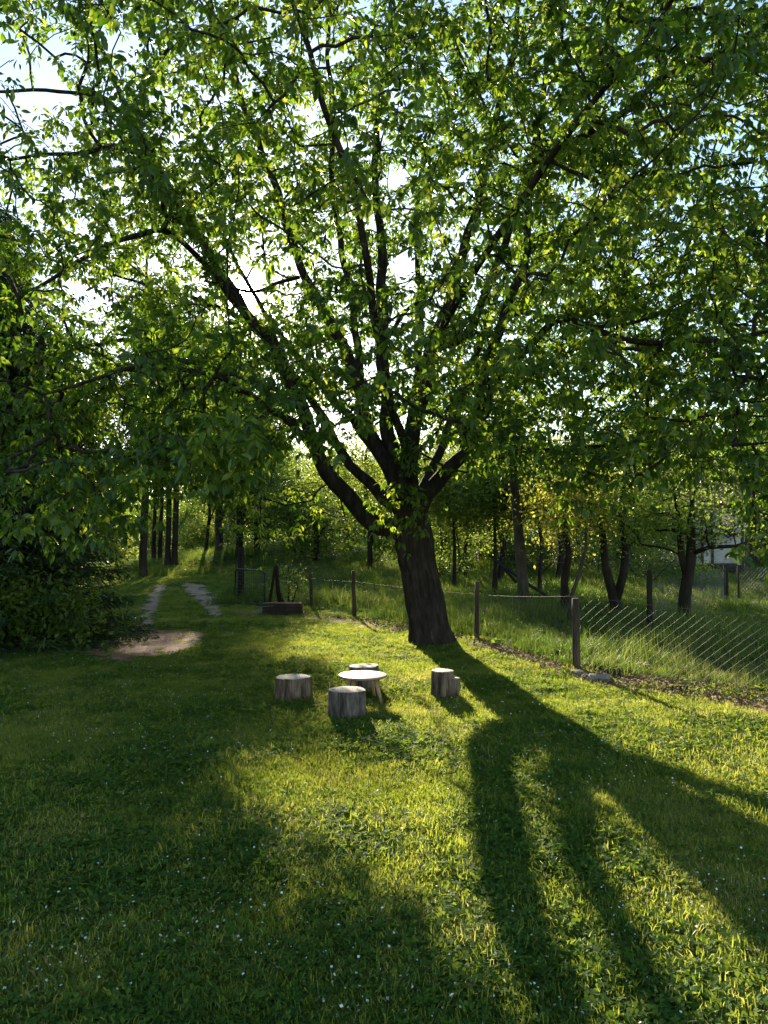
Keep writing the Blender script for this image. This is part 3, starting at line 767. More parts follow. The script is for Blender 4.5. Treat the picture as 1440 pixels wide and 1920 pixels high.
# where leaves hang: clumps all through an egg-shaped crown, thick towards its skin
def crown_targets(n):
    out_ = []
    c = np.array([.4, D0 - .3, 5.6]); rad = np.array([8.6, 5.9, 6.6])
    while len(out_) < n:
        u = rng.normal(0, 1, (4000, 3)); u /= np.linalg.norm(u, axis=1)[:, None]
        r = rng.random(4000) ** .38
        r = np.where(rng.random(4000) < .0, r, r)
        P = c + u * r[:, None] * rad
        bump = np.array([mnoise.noise(Vector(tuple(p * .55))) for p in P])
        ok = (r < .93 + .22 * bump) & (r > .25)
        ok &= (P[:, 2] > 2.15) & (P[:, 1] > 4.6)
        px = proj(P)
        ok &= px[:, 1] < yb(px[:, 0]) + rng.normal(0, 12, 4000)
        dens = .75 + .6 * np.array([mnoise.noise(Vector(tuple(p * .8 + 11))) for p in P]) + .25 * smooth(700, 1100, px[:, 0]) + .2 * smooth(500, 800, px[:, 1])
        # thinner where the photo shows sky
        for (sx, sy, sr, amt) in ((50, 150, 130, .8), (200, 560, 90, .5), (370, 240, 90, .15), (560, 120, 80, .1), (470, 560, 80, .3), (690, 770, 100, .4), (1050, 800, 80, .6), (620, 230, 80, .3), (690, 620, 70, .2), (900, 480, 70, .2)):
            dens -= amt * np.exp(-(((px[:, 0] - sx) ** 2 + (px[:, 1] - sy) ** 2) / sr ** 2))
        dens *= np.where((P[:, 1] < D0 - 2) & (px[:, 0] > 380) & (px[:, 0] < 1000) & (px[:, 1] < 820), .72, 1)
        ok &= rng.random(4000) < dens
        ok &= ~lit_hit(P) & ~sun_gap(P, 1.7)
        out_ += list(P[ok])
    return np.array(out_[:n])
TG = crown_targets(6700)
extra = []
def hang(px0, px1, py0, py1, Da, Db, n):
    for _ in range(n):
        extra.append(at(rng.uniform(px0, px1), rng.uniform(py0, py1), rng.uniform(Da, Db)))
hang(840, 960, 780, 910, 8.5, 10, 10); hang(980, 1440, 830, 950, 7, 10, 30); hang(1405, 1500, 940, 1030, 6.5, 8, 12)
hang(0, 260, 840, 985, 6.5, 9, 60); hang(250, 480, 790, 880, 6, 9, 45); hang(420, 660, 880, 1030, 12.6, 15, 34); hang(560, 700, 860, 940, 12.5, 14, 8)
hang(660, 840, 760, 900, 9, 10.5, 8); hang(480, 640, 700, 840, 6.5, 9, 14)
DARK = [[(-300, 1590), (330, 1590), (600, 1740), (860, 1780), (1000, 2050), (1000, 2300), (-300, 2300)], [(-200, 1260), (440, 1260), (400, 1400), (330, 1560), (-200, 1600)]]  # extra leaf clumps are set towards the sun to shade these lawn areas
n_ = 0
while n_ < 120:
    q = rng.uniform([-300, 1250], [1000, 2200])
    if not any(inpoly(q[None], d)[0] for d in DARK): continue
    g_ = at(q[0], q[1], 1.6 * FPX / (q[1] - 1010)); D_ = rng.uniform(9.5, 17); p_ = g_ + SUN * ((D_ - g_[1]) / SUN[1])
    if 2.35 < p_[2] < 6 and proj(p_)[0, 1] < yb(proj(p_)[0, 0]) + 25: extra.append(p_); n_ += 1
extra = np.array(extra); extra = extra[(~lit_hit(extra)) | (rng.random(len(extra)) < .3)]
KEEP = np.array([at(px, py, D) for px, py, D in [(720, 925, 10.8), (745, 950, 10.75), (770, 920, 10.7), (790, 955, 10.8), (730, 985, 10.7), (760, 975, 10.6), (800, 925, 10.9), (775, 1000, 10.65), (710, 960, 10.8), (755, 905, 10.9)]])
TG = np.vstack([TG, extra, KEEP])
A, cnt, br = grow(skel, TG, step=.16)
mb = MB(); branches_mb(mb, A, cnt, br, r0=.0042, ex=.50, rmax=.024, n=5)
mb.build('branches', M['bark'], cherry)

# leaves: drooping whorls on short spurs along the last stretch of each branch
B = []; 
for idx in br:
    P = A[idx[-min(len(idx), 6):]]
    end = P[-1]; d = P[-1] - P[0]; d /= np.linalg.norm(d) + 1e-6
    tip = end + d * .25 + np.array([0, 0, -.05])
    line = np.vstack([P, [tip]])
    m = rng.integers(4, 8)
    for t in rng.random(m) ** .8:
        q = t * (len(line) - 1); i = min(int(q), len(line) - 2); f = q - i
        B.append((line[i] * (1 - f) + line[i + 1] * f + rng.normal(0, .05, 3), d))
    B.append((tip, d))
ctr = np.array([b[0] for b in B]); dr = np.array([b[1] for b in B])
nl = rng.integers(4, 8, len(ctr))
base = np.repeat(ctr, nl, 0); dd = np.repeat(dr, nl, 0)
az = np.concatenate([np.arange(m) * 2 * math.pi / m + rng.random() * 6.28 for m in nl]) + rng.normal(0, .3, len(base))
el = -np.abs(rng.normal(.65, .38, len(base)))
ax = np.stack([np.cos(az) * np.cos(el), np.sin(az) * np.cos(el), np.sin(el)], 1) + .25 * dd
ax /= np.linalg.norm(ax, axis=1)[:, None]
base = base + ax * .03 + rng.normal(0, .012, base.shape)
size = .106 * (.45 + .75 * rng.random(len(base)) ** .8)
tipP = base + ax * size[:, None]
keep = ~sun_gap(base, 1.0) & ~sun_gap(tipP, 1.0)
h = lit_hit(base) & (np.min(np.linalg.norm(base[:, None] - KEEP[None], axis=2), axis=1) > .32); keep &= ~(h & (rng.random(len(base)) < .88))
tree_rnd = np.clip(rng.normal(.38, .22, len(base)), 0, 1)
print('cherry leaves', keep.sum())
link('crown', leaves_mesh('crown', base[keep], ax[keep], rng.normal(0, .55, keep.sum()), size[keep], M['cherry_leaf'], True, tree_rnd[keep]), cherry)

# ------------------------------------------------------------------ other trees
def tree_leaves(parent, tips, per, spread, size, mat, name='crown', width=1.0, droop=.3, filt=True, rndm=.45, flat=1.0):
    n = len(tips) * per
    base = np.repeat(tips, per, 0) + rng.normal(0, spread, (n, 3)) * np.array([1, 1, flat])
    az = rng.random(n) * 6.283; el = rng.normal(-droop, .5, n)
    ax = np.stack([np.cos(az) * np.cos(el), np.sin(az) * np.cos(el), np.sin(el)], 1)
    if filt:
        k_ = ~(lit_hit(base) & (rng.random(n) < .9)) & ~sun_gap(base, 1.2); base, ax = base[k_], ax[k_]; n = len(base)
    return link(name, leaves_mesh(name, base, ax, rng.normal(0, .7, n), size * (.6 + .7 * rng.random(n)), mat, False, np.clip(rng.normal(rndm, .25, n), 0, 1), width), parent)

def blob_targets(blobs):
    out_ = []
    for (c, r, n) in blobs:
        u = rng.normal(0, 1, (n, 3)); u /= np.linalg.norm(u, axis=1)[:, None]
        rr = rng.random(n) ** .45
        P = np.array(c) + u * rr[:, None] * np.array(r) * (1 + .25 * rng.normal(0, 1, (n, 1)) * .5)
        out_.append(P)
    return np.vstack(out_)

def tree(name, label, foot, stems, blobs, per, size, leafm, barkm, spread=.22, droop=.3, group=None, filt=True, width=1.1, rndm=.45, cat='tree', r0=.006):
    """stems: list of polylines of (x,y,z,r), world coordinates"""
    t = thing(name, label, cat, foot, group)
    sk = []; mb = MB()
    for s in stems:
        C4 = catmull(np.array(s, float), .3); sk.append((C4[:, :3], C4[:, 3]))
        wob = np.array([[mnoise.noise(Vector((p[2] * 1.1, p[0], s_))) for s_ in (1, 5)] for p in C4]) * .06
        P_ = C4[:, :3].copy(); P_[:, :2] += wob * smooth(0, 1, np.arange(len(C4)) / 3)[:, None]
        mb.tube(P_, C4[:, 3], n=9, noise_amp=.2, seed=foot[0])
    mb.build('trunk', barkm, t)
    TG_ = blob_targets(blobs)
    TG_ = TG_[TG_[:, 2] > terr(TG_[:, 0], TG_[:, 1]) + .25]
    A_, c_, b_ = grow(sk, TG_, step=.3)
    m2 = MB(); branches_mb(m2, A_, c_, b_, r0=r0, ex=.5, rmax=.05, n=4); m2.build('branches', barkm, t)
    tree_leaves(t, A_[[i[-1] for i in b_]], per, spread, size, leafm, droop=droop, filt=filt, width=width, rndm=rndm)
    return t

def stem(pts, rs):     # pts: list of (px,py,D)
    return [tuple(at(*p)) + (r,) for p, r in zip(pts, rs)]

# orchard trees beyond the fence, each traced from the photo
f = gp(988, 1150); D = f[1]
tree('orchard_tree', 'tall slim orchard tree with pale grey lower trunk, right of the big cherry', f,
     [stem([(990, 1158, D), (982, 1110, D), (975, 1020, D), (966, 930, D), (962, 860, D), (958, 760, D)], [.19, .135, .115, .10, .085, .05]),
      stem([(975, 975, D), (990, 930, D - .1), (1005, 895, D - .2)], [.04, .03, .02])],
     [(at(960, 780, D + 1), (2.2, 1.6, 1.0), 70), (at(1050, 850, D + 1.5), (1.6, 1.2, .6), 30)], 34, .10, M['bush_leaf'], M['grey_bark'], rndm=.6)
f = gp(1062, 1152); D = f[1]
tree('orchard_tree', 'straight dark orchard trunk behind the thin bent sapling', f,
     [stem([(1060, 1160, D), (1060, 1090, D), (1063, 1040, D), (1058, 990, D), (1070, 920, D)], [.11, .085, .075, .06, .03])],
     [(at(1075, 940, D), (1.3, 1.3, .75), 80)], 40, .08, M['gold_leaf'], M['dark_bark'], rndm=.5)
f = gp(1068, 1168); D = f[1]
tree('sapling', 'thin pale sapling bent to the right beside the nearest fence post', f,
     [stem([(1066, 1172, D), (1072, 1120, D), (1085, 1080, D), (1094, 1030, D), (1100, 975, D)], [.05, .042, .036, .032, .022])],
     [(at(1090, 965, D), (.7, .6, .35), 22)], 26, .09, M['gold_leaf'], M['grey_bark'], rndm=.4)
f = gp(1152, 1150); D = f[1]
tree('orchard_tree', 'dark orchard tree whose trunk forks low in a wide V', f,
     [stem([(1155, 1156, D), (1154, 1130, D), (1146, 1100, D), (1134, 1060, D), (1128, 1010, D), (1120, 950, D)], [.15, .13, .10, .08, .065, .04]),
      stem([(1154, 1128, D), (1168, 1080, D), (1170, 1030, D + .2), (1168, 960, D + .2), (1175, 880, D)], [.10, .09, .08, .065, .035])],
     [(at(1150, 940, D), (1.7, 1.5, 1.0), 130), (at(1170, 1010, D + .8), (1.2, 1.0, .5), 40)], 30, .075, M['wood_leaf'], M['dark_bark'], rndm=.45)
f = gp(1285, 1168); D = f[1]
tree('orchard_tree', 'dark orchard tree with two close upright stems in front of the white barn', f,
     [stem([(1281, 1172, D), (1284, 1120, D), (1290, 1070, D), (1294, 1010, D), (1298, 930, D)], [.14, .11, .10, .085, .04]),
      stem([(1286, 1075, D), (1276, 1040, D), (1274, 990, D + .1), (1268, 930, D + .1)], [.07, .06, .05, .03]),
      stem([(1292, 1040, D), (1330, 1026, D - .3), (1380, 1024, D - .5), (1420, 1010, D - .6)], [.05, .04, .03, .02])],
     [(at(1290, 930, D), (1.9, 1.5, .8), 110), (at(1360, 985, D - .5), (.9, .6, .15), 14), (at(1220, 985, D), (.8, .8, .4), 30)], 26, .075, M['bush_leaf'], M['dark_bark'], rndm=.4)
f = gp(872, 1092); D = f[1]
tree('orchard_tree', 'slender dark orchard tree seen just right of the leaning cherry trunk', f,
     [stem([(873, 1098, D), (873, 1040, D), (878, 990, D), (874, 940, D)], [.07, .06, .05, .03]), stem([(862, 1090, D + .4), (862, 1030, D + .4), (855, 980, D + .4)], [.045, .04, .03])],
     [(at(870, 980, D), (1.5, 1.2, 1.0), 100)], 34, .09, M['bush_leaf'], M['dark_bark'], rndm=.6)
for px, D, lab in [(850, 23.5, 'added leafy green shade tree just behind the fence, right next to the cherry trunk'), (925, 22, 'added leafy green shade tree just left of the tall slim orchard trunk'), (1010, 21.5, 'added small leafy shade tree right of the tall slim orchard trunk')]:  # not traced: trees added so their crowns shade the meadow
    x = (px - 720) / FPX * D; g0 = ground(x, D)
    tree('leafy_tree', lab, g0, [[(x, D, g0[2] - .1, .07), (x + .05, D, g0[2] + 1.2, .055), (x - .05, D, g0[2] + 3.2, .02)]],
         [((x, D, g0[2] + 2.9), (1.2, 1.1, 1.0), 190)], 56, .10, M['bush_leaf'], M['dark_bark'], spread=.22, rndm=.55)
# bright backlit trees behind
for px, py, D, rx, rz, mat, lab, rd in [
    (690, 885, 30, 3.0, 2.5, 'bush_leaf', 'sunlit yellow green tree glowing behind the fork of the cherry', .75),
    (825, 875, 27, 2.5, 2.2, 'bush_leaf', 'bright leafy tree behind the right side of the cherry fork', .8),
    (935, 910, 26, 2.3, 1.9, 'bush_leaf', 'light green tree behind the tall slim orchard trunk', .6),
    (1045, 920, 25, 2.3, 1.8, 'gold_leaf', 'golden yellow tree glowing under the long level cherry bough', .5),
    (1180, 950, 30, 3.2, 2.2, 'wood_leaf', 'mid green tree behind the forked orchard tree', .6),
    (1300, 950, 34, 3.6, 2.6, 'wood_leaf', 'broad green tree left of the white barn', .5),
    (590, 960, 33, 2.6, 2.2, 'wood_leaf', 'green tree behind the low wire fence left of the cherry trunk', .6),
    (480, 950, 36, 2.6, 2.2, 'wood_leaf', 'green tree beyond the black metal gate', .6)]:
    c = at(px, py, D); g0 = ground(c[0], D); top = c[2] + rz * .5
    tree('leafy_tree', lab, g0, [[(g0[0], D, g0[2] - .1, .13), (g0[0] + .1, D, g0[2] + 1, .10), (g0[0] - .1, D, c[2], .07), (g0[0], D, top, .03)],
                                 [(g0[0] + .05, D, g0[2] + .8, .06), (g0[0] + rx * .3, D + .2, c[2], .04)]],
         [(c, (rx, 1.6, rz), 230 if px < 700 else 150)], 36, .13, M[mat], M['dark_bark'], spread=.3, rndm=rd)

# five pines standing in a row on the bank, by the road
pn = 0
for px, w_, lab in [(268, .155, 'thickest and leftmost of the five tall pine trunks on the bank'), (288, .105, 'second of the five pine trunks from the left, slim'),
                    (300, .10, 'middle one of the five tall pine trunks on the bank'), (314, .13, 'fourth of the five pine trunks from the left'), (327, .14, 'rightmost of the five tall pine trunks, standing a little nearer')]:
    f = gp(px, 1066 + (px > 310) * 3 + pn % 2); D = f[1]; top = 12.5 + rng.random() * 1.5
    x, y, z = f
    tree('pine_tree', lab, f, [[(x, y, z - .2, w_ * 1.25), (x, y, z + .8, w_), (x + .05, y, z + 4, w_ * .85), (x, y, z + 9, w_ * .5), (x, y, top, .04)]],
         [((x, y, 5.2), (1.5, 1.8, 1.2), 60), ((x, y, 7.8), (1.5, 2.0, 1.7), 80), ((x, y, 10.6), (1.0, 1.5, 1.8), 60)], 60, .16, M['dark_leaf'], M['pine_bark'], spread=.28, droop=.5, group='row of pines on the bank', filt=False, width=.6)
    pn += 1

# trunks between the pines and the gate
for px, py, r, lean, lab, cr in [(386, 1066, .10, 6, 'dark forked young tree on the bank right of the pines', 1), (411, 1072, .20, -2, 'smooth grey trunk on the bank left of the metal gate', 1),
                                 (448, 1075, .16, 1, 'brown trunk rising just behind the left edge of the metal gate', 0), (480, 1072, .10, -8, 'dark curved slim trunk behind the right edge of the metal gate', 1),
                                 (492, 1060, .06, 2, 'thin straight trunk behind the curved one near the gate', 0), (430, 1058, .12, 2, 'brown trunk between the grey trunk and the gate', 1),
                                 (362, 1050, .04, 0, 'very thin bare pole like sapling on the bank', 0), (512, 1062, .05, 3, 'slim tree right of the gate, half hidden in leaves', 1)]:
    f = gp(px, py); D = f[1]; x, y, z = f; k_ = lean * D / FPX
    mat = 'grey_bark' if 'grey' in lab else 'dark_bark'
    tree('woodland_tree', lab, f, [[(x, y, z - .2, r * 1.3), (x + k_ * .1, y, z + .6, r), (x + k_, y, z + 2.2, r * .85), (x + k_ * .6, y, z + 5, r * .5), (x, y, z + (9.5 if px < 470 else 6.5), .02)],
                                   [(x + k_ * .5, y, z + 1.4, r * .55), (x + .6, y, z + 3.0, r * .4), (x + .9, y, z + 4.5, .02)]],
         [((x, y, z + 5.2), (1.6, 1.5, 1.7), 110), ((x + .2, y, z + 3.2), (1.5, 1.3, .6), 40)] + ([((x - .3, y, z + 8.2), (1.7, 1.6, 2.2), 190)] if px < 470 else []), 40, .15, M['wood_leaf'], M[mat], spread=.3, rndm=.35)

# dark many-stemmed tree and ivy-clad tree behind the fence, left of the cherry
f = gp(566, 1076); D = f[1]; x, y, z = f
tree('woodland_tree', 'dark many stemmed tree behind the fence, left of the ivy clad one', f,
     [stem([(560, 1082, D), (560, 1050, D), (548, 1020, D), (545, 980, D), (535, 930, D)], [.13, .10, .07, .06, .04]), stem([(566, 1082, D), (570, 1040, D), (566, 990, D), (560, 900, D)], [.16, .14, .11, .05]),
      stem([(574, 1080, D), (586, 1040, D), (592, 1000, D), (600, 940, D)], [.10, .07, .05, .03])],
     [(at(570, 950, D), (2.0, 1.5, 1.3), 130), (at(610, 1030, D + .5), (.9, .8, .7), 50)], 36, .10, M['dark_leaf'], M['dark_bark'], spread=.25, rndm=.6)
f = gp(655, 1072); D = f[1]
tree('ivy_clad_tree', 'dark tree wrapped in ivy down to the ground behind the middle fence post', f,
     [stem([(655, 1080, D), (655, 1040, D), (652, 1000, D), (656, 920, D)], [.13, .11, .09, .04])],
     [(at(655, 1050, D), (.85, .7, .65), 90), (at(654, 990, D), (.75, .7, .9), 80), (at(655, 930, D), (1.6, 1.2, .9), 70)], 50, .09, M['dark_leaf'], M['dark_bark'], spread=.18, rndm=.5)

# shrubs
def shrub(label, c, r, n, per, mat, size=.08, rndm=.5, filt=True, name='shrub'):
    f = ground(c[0], c[1])
    st = [[(f[0] + a * .05, f[1], f[2] - .05, .025), (f[0] + a * r[0] * .5, f[1], f[2] + r[2] * .9, .012)] for a in (-1, 0.1, 1)]
    return tree(name, label, f, st, [((c[0], c[1], f[2] + r[2] * .9), r, n)], per, size, M[mat], M['dark_bark'], spread=.14, rndm=rndm, cat='shrub', filt=filt, r0=.004)
def sh(px, py, rx, rz, lab, mat='bush_leaf', n=50, per=30, size=.07, rndm=.5):
    f = gp(px, py); return shrub(lab, f, (rx, rx * .8, rz), n, per, mat, size, rndm)
sh(540, 1140, .45, .55, 'wispy light green shrub growing out of the dark planter', 'bush_leaf', 40, 16, .05, .7)
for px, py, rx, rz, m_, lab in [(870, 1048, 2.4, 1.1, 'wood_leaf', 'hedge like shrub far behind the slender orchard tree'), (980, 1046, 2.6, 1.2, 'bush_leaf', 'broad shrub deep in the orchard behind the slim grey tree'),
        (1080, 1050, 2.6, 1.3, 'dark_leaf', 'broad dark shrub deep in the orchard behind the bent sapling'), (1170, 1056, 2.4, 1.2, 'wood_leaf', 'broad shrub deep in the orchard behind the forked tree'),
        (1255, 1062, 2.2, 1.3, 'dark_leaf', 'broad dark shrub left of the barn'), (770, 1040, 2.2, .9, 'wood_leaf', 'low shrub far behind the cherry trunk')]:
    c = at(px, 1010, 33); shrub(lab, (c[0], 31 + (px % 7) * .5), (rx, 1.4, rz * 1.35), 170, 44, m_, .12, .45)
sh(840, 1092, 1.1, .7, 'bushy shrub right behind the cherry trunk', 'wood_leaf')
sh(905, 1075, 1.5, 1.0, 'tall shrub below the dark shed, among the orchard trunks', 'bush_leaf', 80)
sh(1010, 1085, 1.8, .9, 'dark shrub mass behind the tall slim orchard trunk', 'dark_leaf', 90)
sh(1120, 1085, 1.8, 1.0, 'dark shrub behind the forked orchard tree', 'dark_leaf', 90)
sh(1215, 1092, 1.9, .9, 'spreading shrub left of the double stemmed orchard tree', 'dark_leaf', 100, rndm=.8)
sh(1310, 1100, .7, .4, 'low shrub beside the pale tarpaulin', 'bush_leaf')
sh(620, 1062, .9, .6, 'small shrub between the dark many stemmed tree and the ivy clad tree', 'wood_leaf')
sh(735, 1068, .7, .4, 'dark low shrub just left of the cherry trunk', 'dark_leaf')
sh(1150, 1272, .14, .12, 'tiny leafy weed clump beside the stones at the fence post', 'bush_leaf', 10, 16, .05)
sh(1275, 1302, .16, .10, 'tiny leafy weed clump on the earth strip by the wire mesh', 'bush_leaf', 9, 14, .05)
for px, lab in [(215, 'roadside bush with pale sunlit leaves at the end of the road'), (345, 'bright yellow green bush glowing between the pines and the forked young tree'), (375, 'bright bush right of the glowing one on the bank')]:
    c = at(px, 1030, 46); shrub(lab, (c[0], c[1] + (px > 300) * 4), (1.9, 1.4, 1.5), 90, 40, 'bush_leaf', .14, .9, filt=False)

# big dark spruce at the left edge, branches down to the ground
def spruce(foot, H, Rb, label, n=260):
    t = thing('spruce_tree', label, 'tree', foot)
    x, y, z = foot
    MB().tube([(x, y, z - .1), (x, y, z + H * .5), (x, y, z + H)], [.2, .12, .02], n=8).build('trunk', M['pine_bark'], t)
    mb = MB(); base = []; axl = []; rn = []
    for _ in range(n):
        h = H * (.01 + .95 * rng.random() ** 1.35); a = rng.random() * 6.283
        L_ = Rb * (1 - h / H) ** .75 * (.75 + .4 * rng.random()) + .25
        m = max(4, int(L_ / .12)); tt = np.linspace(0, 1, m)
        P = np.stack([x + math.cos(a) * L_ * tt, y + math.sin(a) * L_ * tt, z + h + .05 - L_ * (.42 * tt - .20 * tt ** 3) + .0 * tt], 1)
        P[:, 2] = np.maximum(P[:, 2], z + .06)
        mb.tube(P, np.linspace(.02, .004, m), n=4, cap=False)
        for i in range(1, m):
            w_ = .10 + .36 * (1 - i / m)
            for s in (-1, 1):
                for q in range(3):
                    u = rng.random(); l2 = w_ * u
                    pp = P[i] + np.array([-math.sin(a) * s, math.cos(a) * s, -.30]) * l2 + rng.normal(0, .03, 3)
                    d = np.array([math.cos(a) * .7 - math.sin(a) * s * .8, math.sin(a) * .7 + math.cos(a) * s * .8, -.45 - .3 * rng.random()])
                    base += [pp, pp + d * .06, pp + d * .03]; axl += [d + rng.normal(0, .25, 3), d + rng.normal(0, .3, 3), d + rng.normal(0, .5, 3)]
                    r_ = np.clip(rng.normal(.25 + .5 * (i / m) ** 3, .2), 0, 1); rn += [r_] * 3
    mb.build('branches', M['pine_bark'], t)
    base = np.array(base); axl = np.array(axl); axl /= np.linalg.norm(axl, axis=1)[:, None]
    link('crown', leaves_mesh('crown', base, axl, rng.random(len(base)) * 3, .11 * (.6 + .6 * rng.random(len(base))), M['spruce'], False, np.array(rn), .42), t)
    return t
spruce(ground(-6.6, 12.2), 7.5, 2.4, 'big dark spruce at the left edge with branches sweeping down to the lawn', 900)
spruce(ground(-9.2, 17.5), 9.5, 2.9, 'second dark spruce standing behind the one at the left edge of the lawn', 620)
shrub('leafy dark bush at the foot of the left edge spruce', (-5.2, 11.2), (1.1, .7, .55), 130, 40, 'wood_leaf', .085, .6, filt=False)

# ------------------------------------------------------------------ wood behind: single trees, copied
protos = []
protolab = ['tall rounded broadleaf tree', 'slender light green tree', 'dark conifer like tree', 'wide bushy tree']
for k_, (mat, H, rx, rz) in enumerate([('wood_leaf', 9, 2.6, 3.4), ('bush_leaf', 7.5, 1.8, 2.9), ('dark_leaf', 10, 2.0, 4.2), ('wood_leaf', 6.5, 2.9, 2.6)]):
    t = tree('background_tree', 'x', np.array([0., 0, 0]), [[(0, 0, -.3, .22), (.1, 0, 1.5, .17), (-.1, .1, H * .5, .11), (0, 0, H * .95, .03)], [(0, 0, 1.6, .09), (rx * .4, .2, H * .5, .05)], [(0, 0, 2.0, .08), (-rx * .4, -.2, H * .55, .05)]],
             [((0, 0, H * .58), (rx, rx, rz), 220), ((0, 0, 1.8), (rx * .9, rx * .9, 1.2), 60)], 34, .17, M[mat], M['dark_bark'], spread=.34, filt=False, rndm=.5)
    protos.append(t)
# (px of the stem, depth, height of the top above the ground, kind, how it is told apart)
bgt = [(-40, 30, 10, 2, 'beyond the left edge spruces, furthest left'), (60, 34, 11, 0, 'standing above the left edge spruce'), (130, 28, 10.5, 2, 'rising right behind the second spruce'),
       (160, 52, 8, 0, 'behind the far end of the pale road'), (235, 56, 5, 3, 'behind the leftmost pine'), (300, 58, 5, 3, 'straight behind the five pines'), (350, 56, 4.5, 1, 'just right of the five pines'),
       (395, 60, 5.5, 3, 'behind the forked young tree on the bank'), (440, 58, 5.5, 1, 'high behind the metal gate'), (222, 50, 4.5, 1, 'over the roadside bush'),
       (500, 55, 7.6, 3, 'far behind the curved slim trunk'), (560, 50, 6.8, 1, 'far behind the dark many stemmed tree'), (620, 58, 7.6, 0, 'far behind the ivy clad tree, to its left'), (680, 54, 7.0, 3, 'far behind the ivy clad tree, to its right'),
       (745, 60, 8, 0, 'far behind the cherry fork'), (800, 50, 7, 1, 'far behind the cherry trunk'), (860, 56, 8, 3, 'far off right of the cherry trunk'), (930, 48, 7.5, 0, 'far behind the slim orchard tree'),
       (1000, 46, 7, 3, 'left of the far red roof'), (1100, 48, 8, 1, 'right of the far red roof'), (1170, 44, 8.5, 0, 'far behind the forked orchard tree'), (1240, 46, 9, 3, 'far behind the double stemmed orchard tree'),
       (1330, 50, 10, 0, 'rising behind the white barn, left side'), (1420, 46, 10, 2, 'rising behind the white barn, right side'), (1490, 40, 10, 0, 'beyond the right edge of the barn'), (1600, 38, 10, 3, 'far off to the right'), (1720, 36, 10, 0, 'furthest off to the right'),
       (-160, 26, 10, 0, 'far off to the left')]
used = set()
Hs = [9, 7.5, 10, 6.5]
for px, D, H, k_, where in bgt:
    x = (px - 720) / FPX * D; s = H / (Hs[k_] * 1.03)
    lab = protolab[k_] + ' ' + where
    loc = ground(x, D, -.05)
    if k_ not in used:
        used.add(k_); t = protos[k_]; t.location = tuple(loc); t.scale = (s,) * 3; t.rotation_euler = (0, 0, rng.random() * 6); t['label'] = lab; t['group'] = 'wood behind the garden'
    else: copy_tree(protos[k_], loc, rng.random() * 6, s, lab, 'wood behind the garden')
# the far wood that reads as one mass
P = []
for _ in range(5200):
    a = rng.uniform(-.75, .75); D = rng.uniform(68, 95); x = math.tan(a) * D
    top = 7.5 + 4 * abs(mnoise.noise(Vector((x * .08, 1, 0)))) - (2.5 if -30 < x < -6 else 0) + (3 if x > 25 else 0)
    z = float(terr(x, D)) + top * rng.random() ** .8
    P.append((x, D, z))
P = np.array(P); n = len(P) * 12
b3 = np.repeat(P, 12, 0) + rng.normal(0, .8, (n, 3)); b3[:, 2] = np.maximum(b3[:, 2], terr(b3[:, 0], b3[:, 1]) + .1)
az = rng.random(n) * 6.28; el = rng.normal(-.3, .5, n)
ax3 = np.stack([np.cos(az) * np.cos(el), np.sin(az) * np.cos(el), np.sin(el)], 1)
tag(link('distant_wood', leaves_mesh('distant_wood', b3, ax3, rng.normal(0, .7, n), .55 * (.6 + .7 * rng.random(n)), M['wood_leaf'], False, np.clip(rng.normal(.4, .25, n), 0, 1), 1.2)),
    'far off wood closing the view behind all other trees', 'wood', kind='stuff')

# ------------------------------------------------------------------ fences
def rough_post(top, foot, r, name, parent, mat='post_wood', n=9, seed=0):
    P = np.linspace(np.array(foot) - [0, 0, .15], top, 9)
    P[1:-1, :2] += rng.normal(0, r * .05, (7, 2))
    return MB().tube(P, np.linspace(r * 1.08, r * .92, 9), n=n, noise_amp=.12, seed=seed).build(name, M[mat], parent, True)

def chain_link(parent, a, b, h0, h1, cell=.11, r=.0009, name='wire_mesh', lift=.03, sagf=0.0, lean=0.0):
    """diamond wire netting between two feet a and b, heights h0 and h1"""
    a = np.array(a); b = np.array(b); L_ = np.linalg.norm((b - a)[:2]); u = (b - a)[:2] / L_; nn = np.array([-u[1], u[0]])
    mb = MB(); hm = max(h0, h1); nw = int(L_ / cell) + int(hm / cell)
    V = []; Q_ = []; k_ = 0
    def pt(s, hh, side):
        s = min(max(s, 0), L_); t = s / L_; H_ = h0 * (1 - t) + h1 * t - sagf * 4 * t * (1 - t)
        q = a[:2] + u * s + nn * (side * .004 + lean * hh / hm + .015 * math.sin(s * 5 + hh * 3))
        return np.array([q[0], q[1], float(terr(q[0], q[1])) + lift + hh * H_ / hm])
    for dirn in (1, -1):
        for i in range(-int(hm / cell) - 1, nw + 1):
            s0 = i * cell
            line = []
            for hh in np.linspace(0, hm, 7):
                s = s0 + hh if dirn == 1 else s0 + hm - hh
                if -1e-6 <= s <= L_ + 1e-6: line.append(pt(s, hh, dirn))
            if len(line) >= 2: mb.tube(line, r, n=3, cap=False)
    return mb.build(name, M['wire'], parent, False)

def strand(P, r, name, parent, sag=.02, mat='wire'):
    pts = []
    for a, b in zip(P[:-1], P[1:]):
        for t in np.linspace(0, 1, 9)[:-1]: 
            q = a * (1 - t) + b * t; q = q.copy(); q[2] -= sag * 4 * t * (1 - t); pts.append(q)
    pts.append(P[-1])
    return MB().tube(pts, r, n=4).build(name, M[mat], parent)

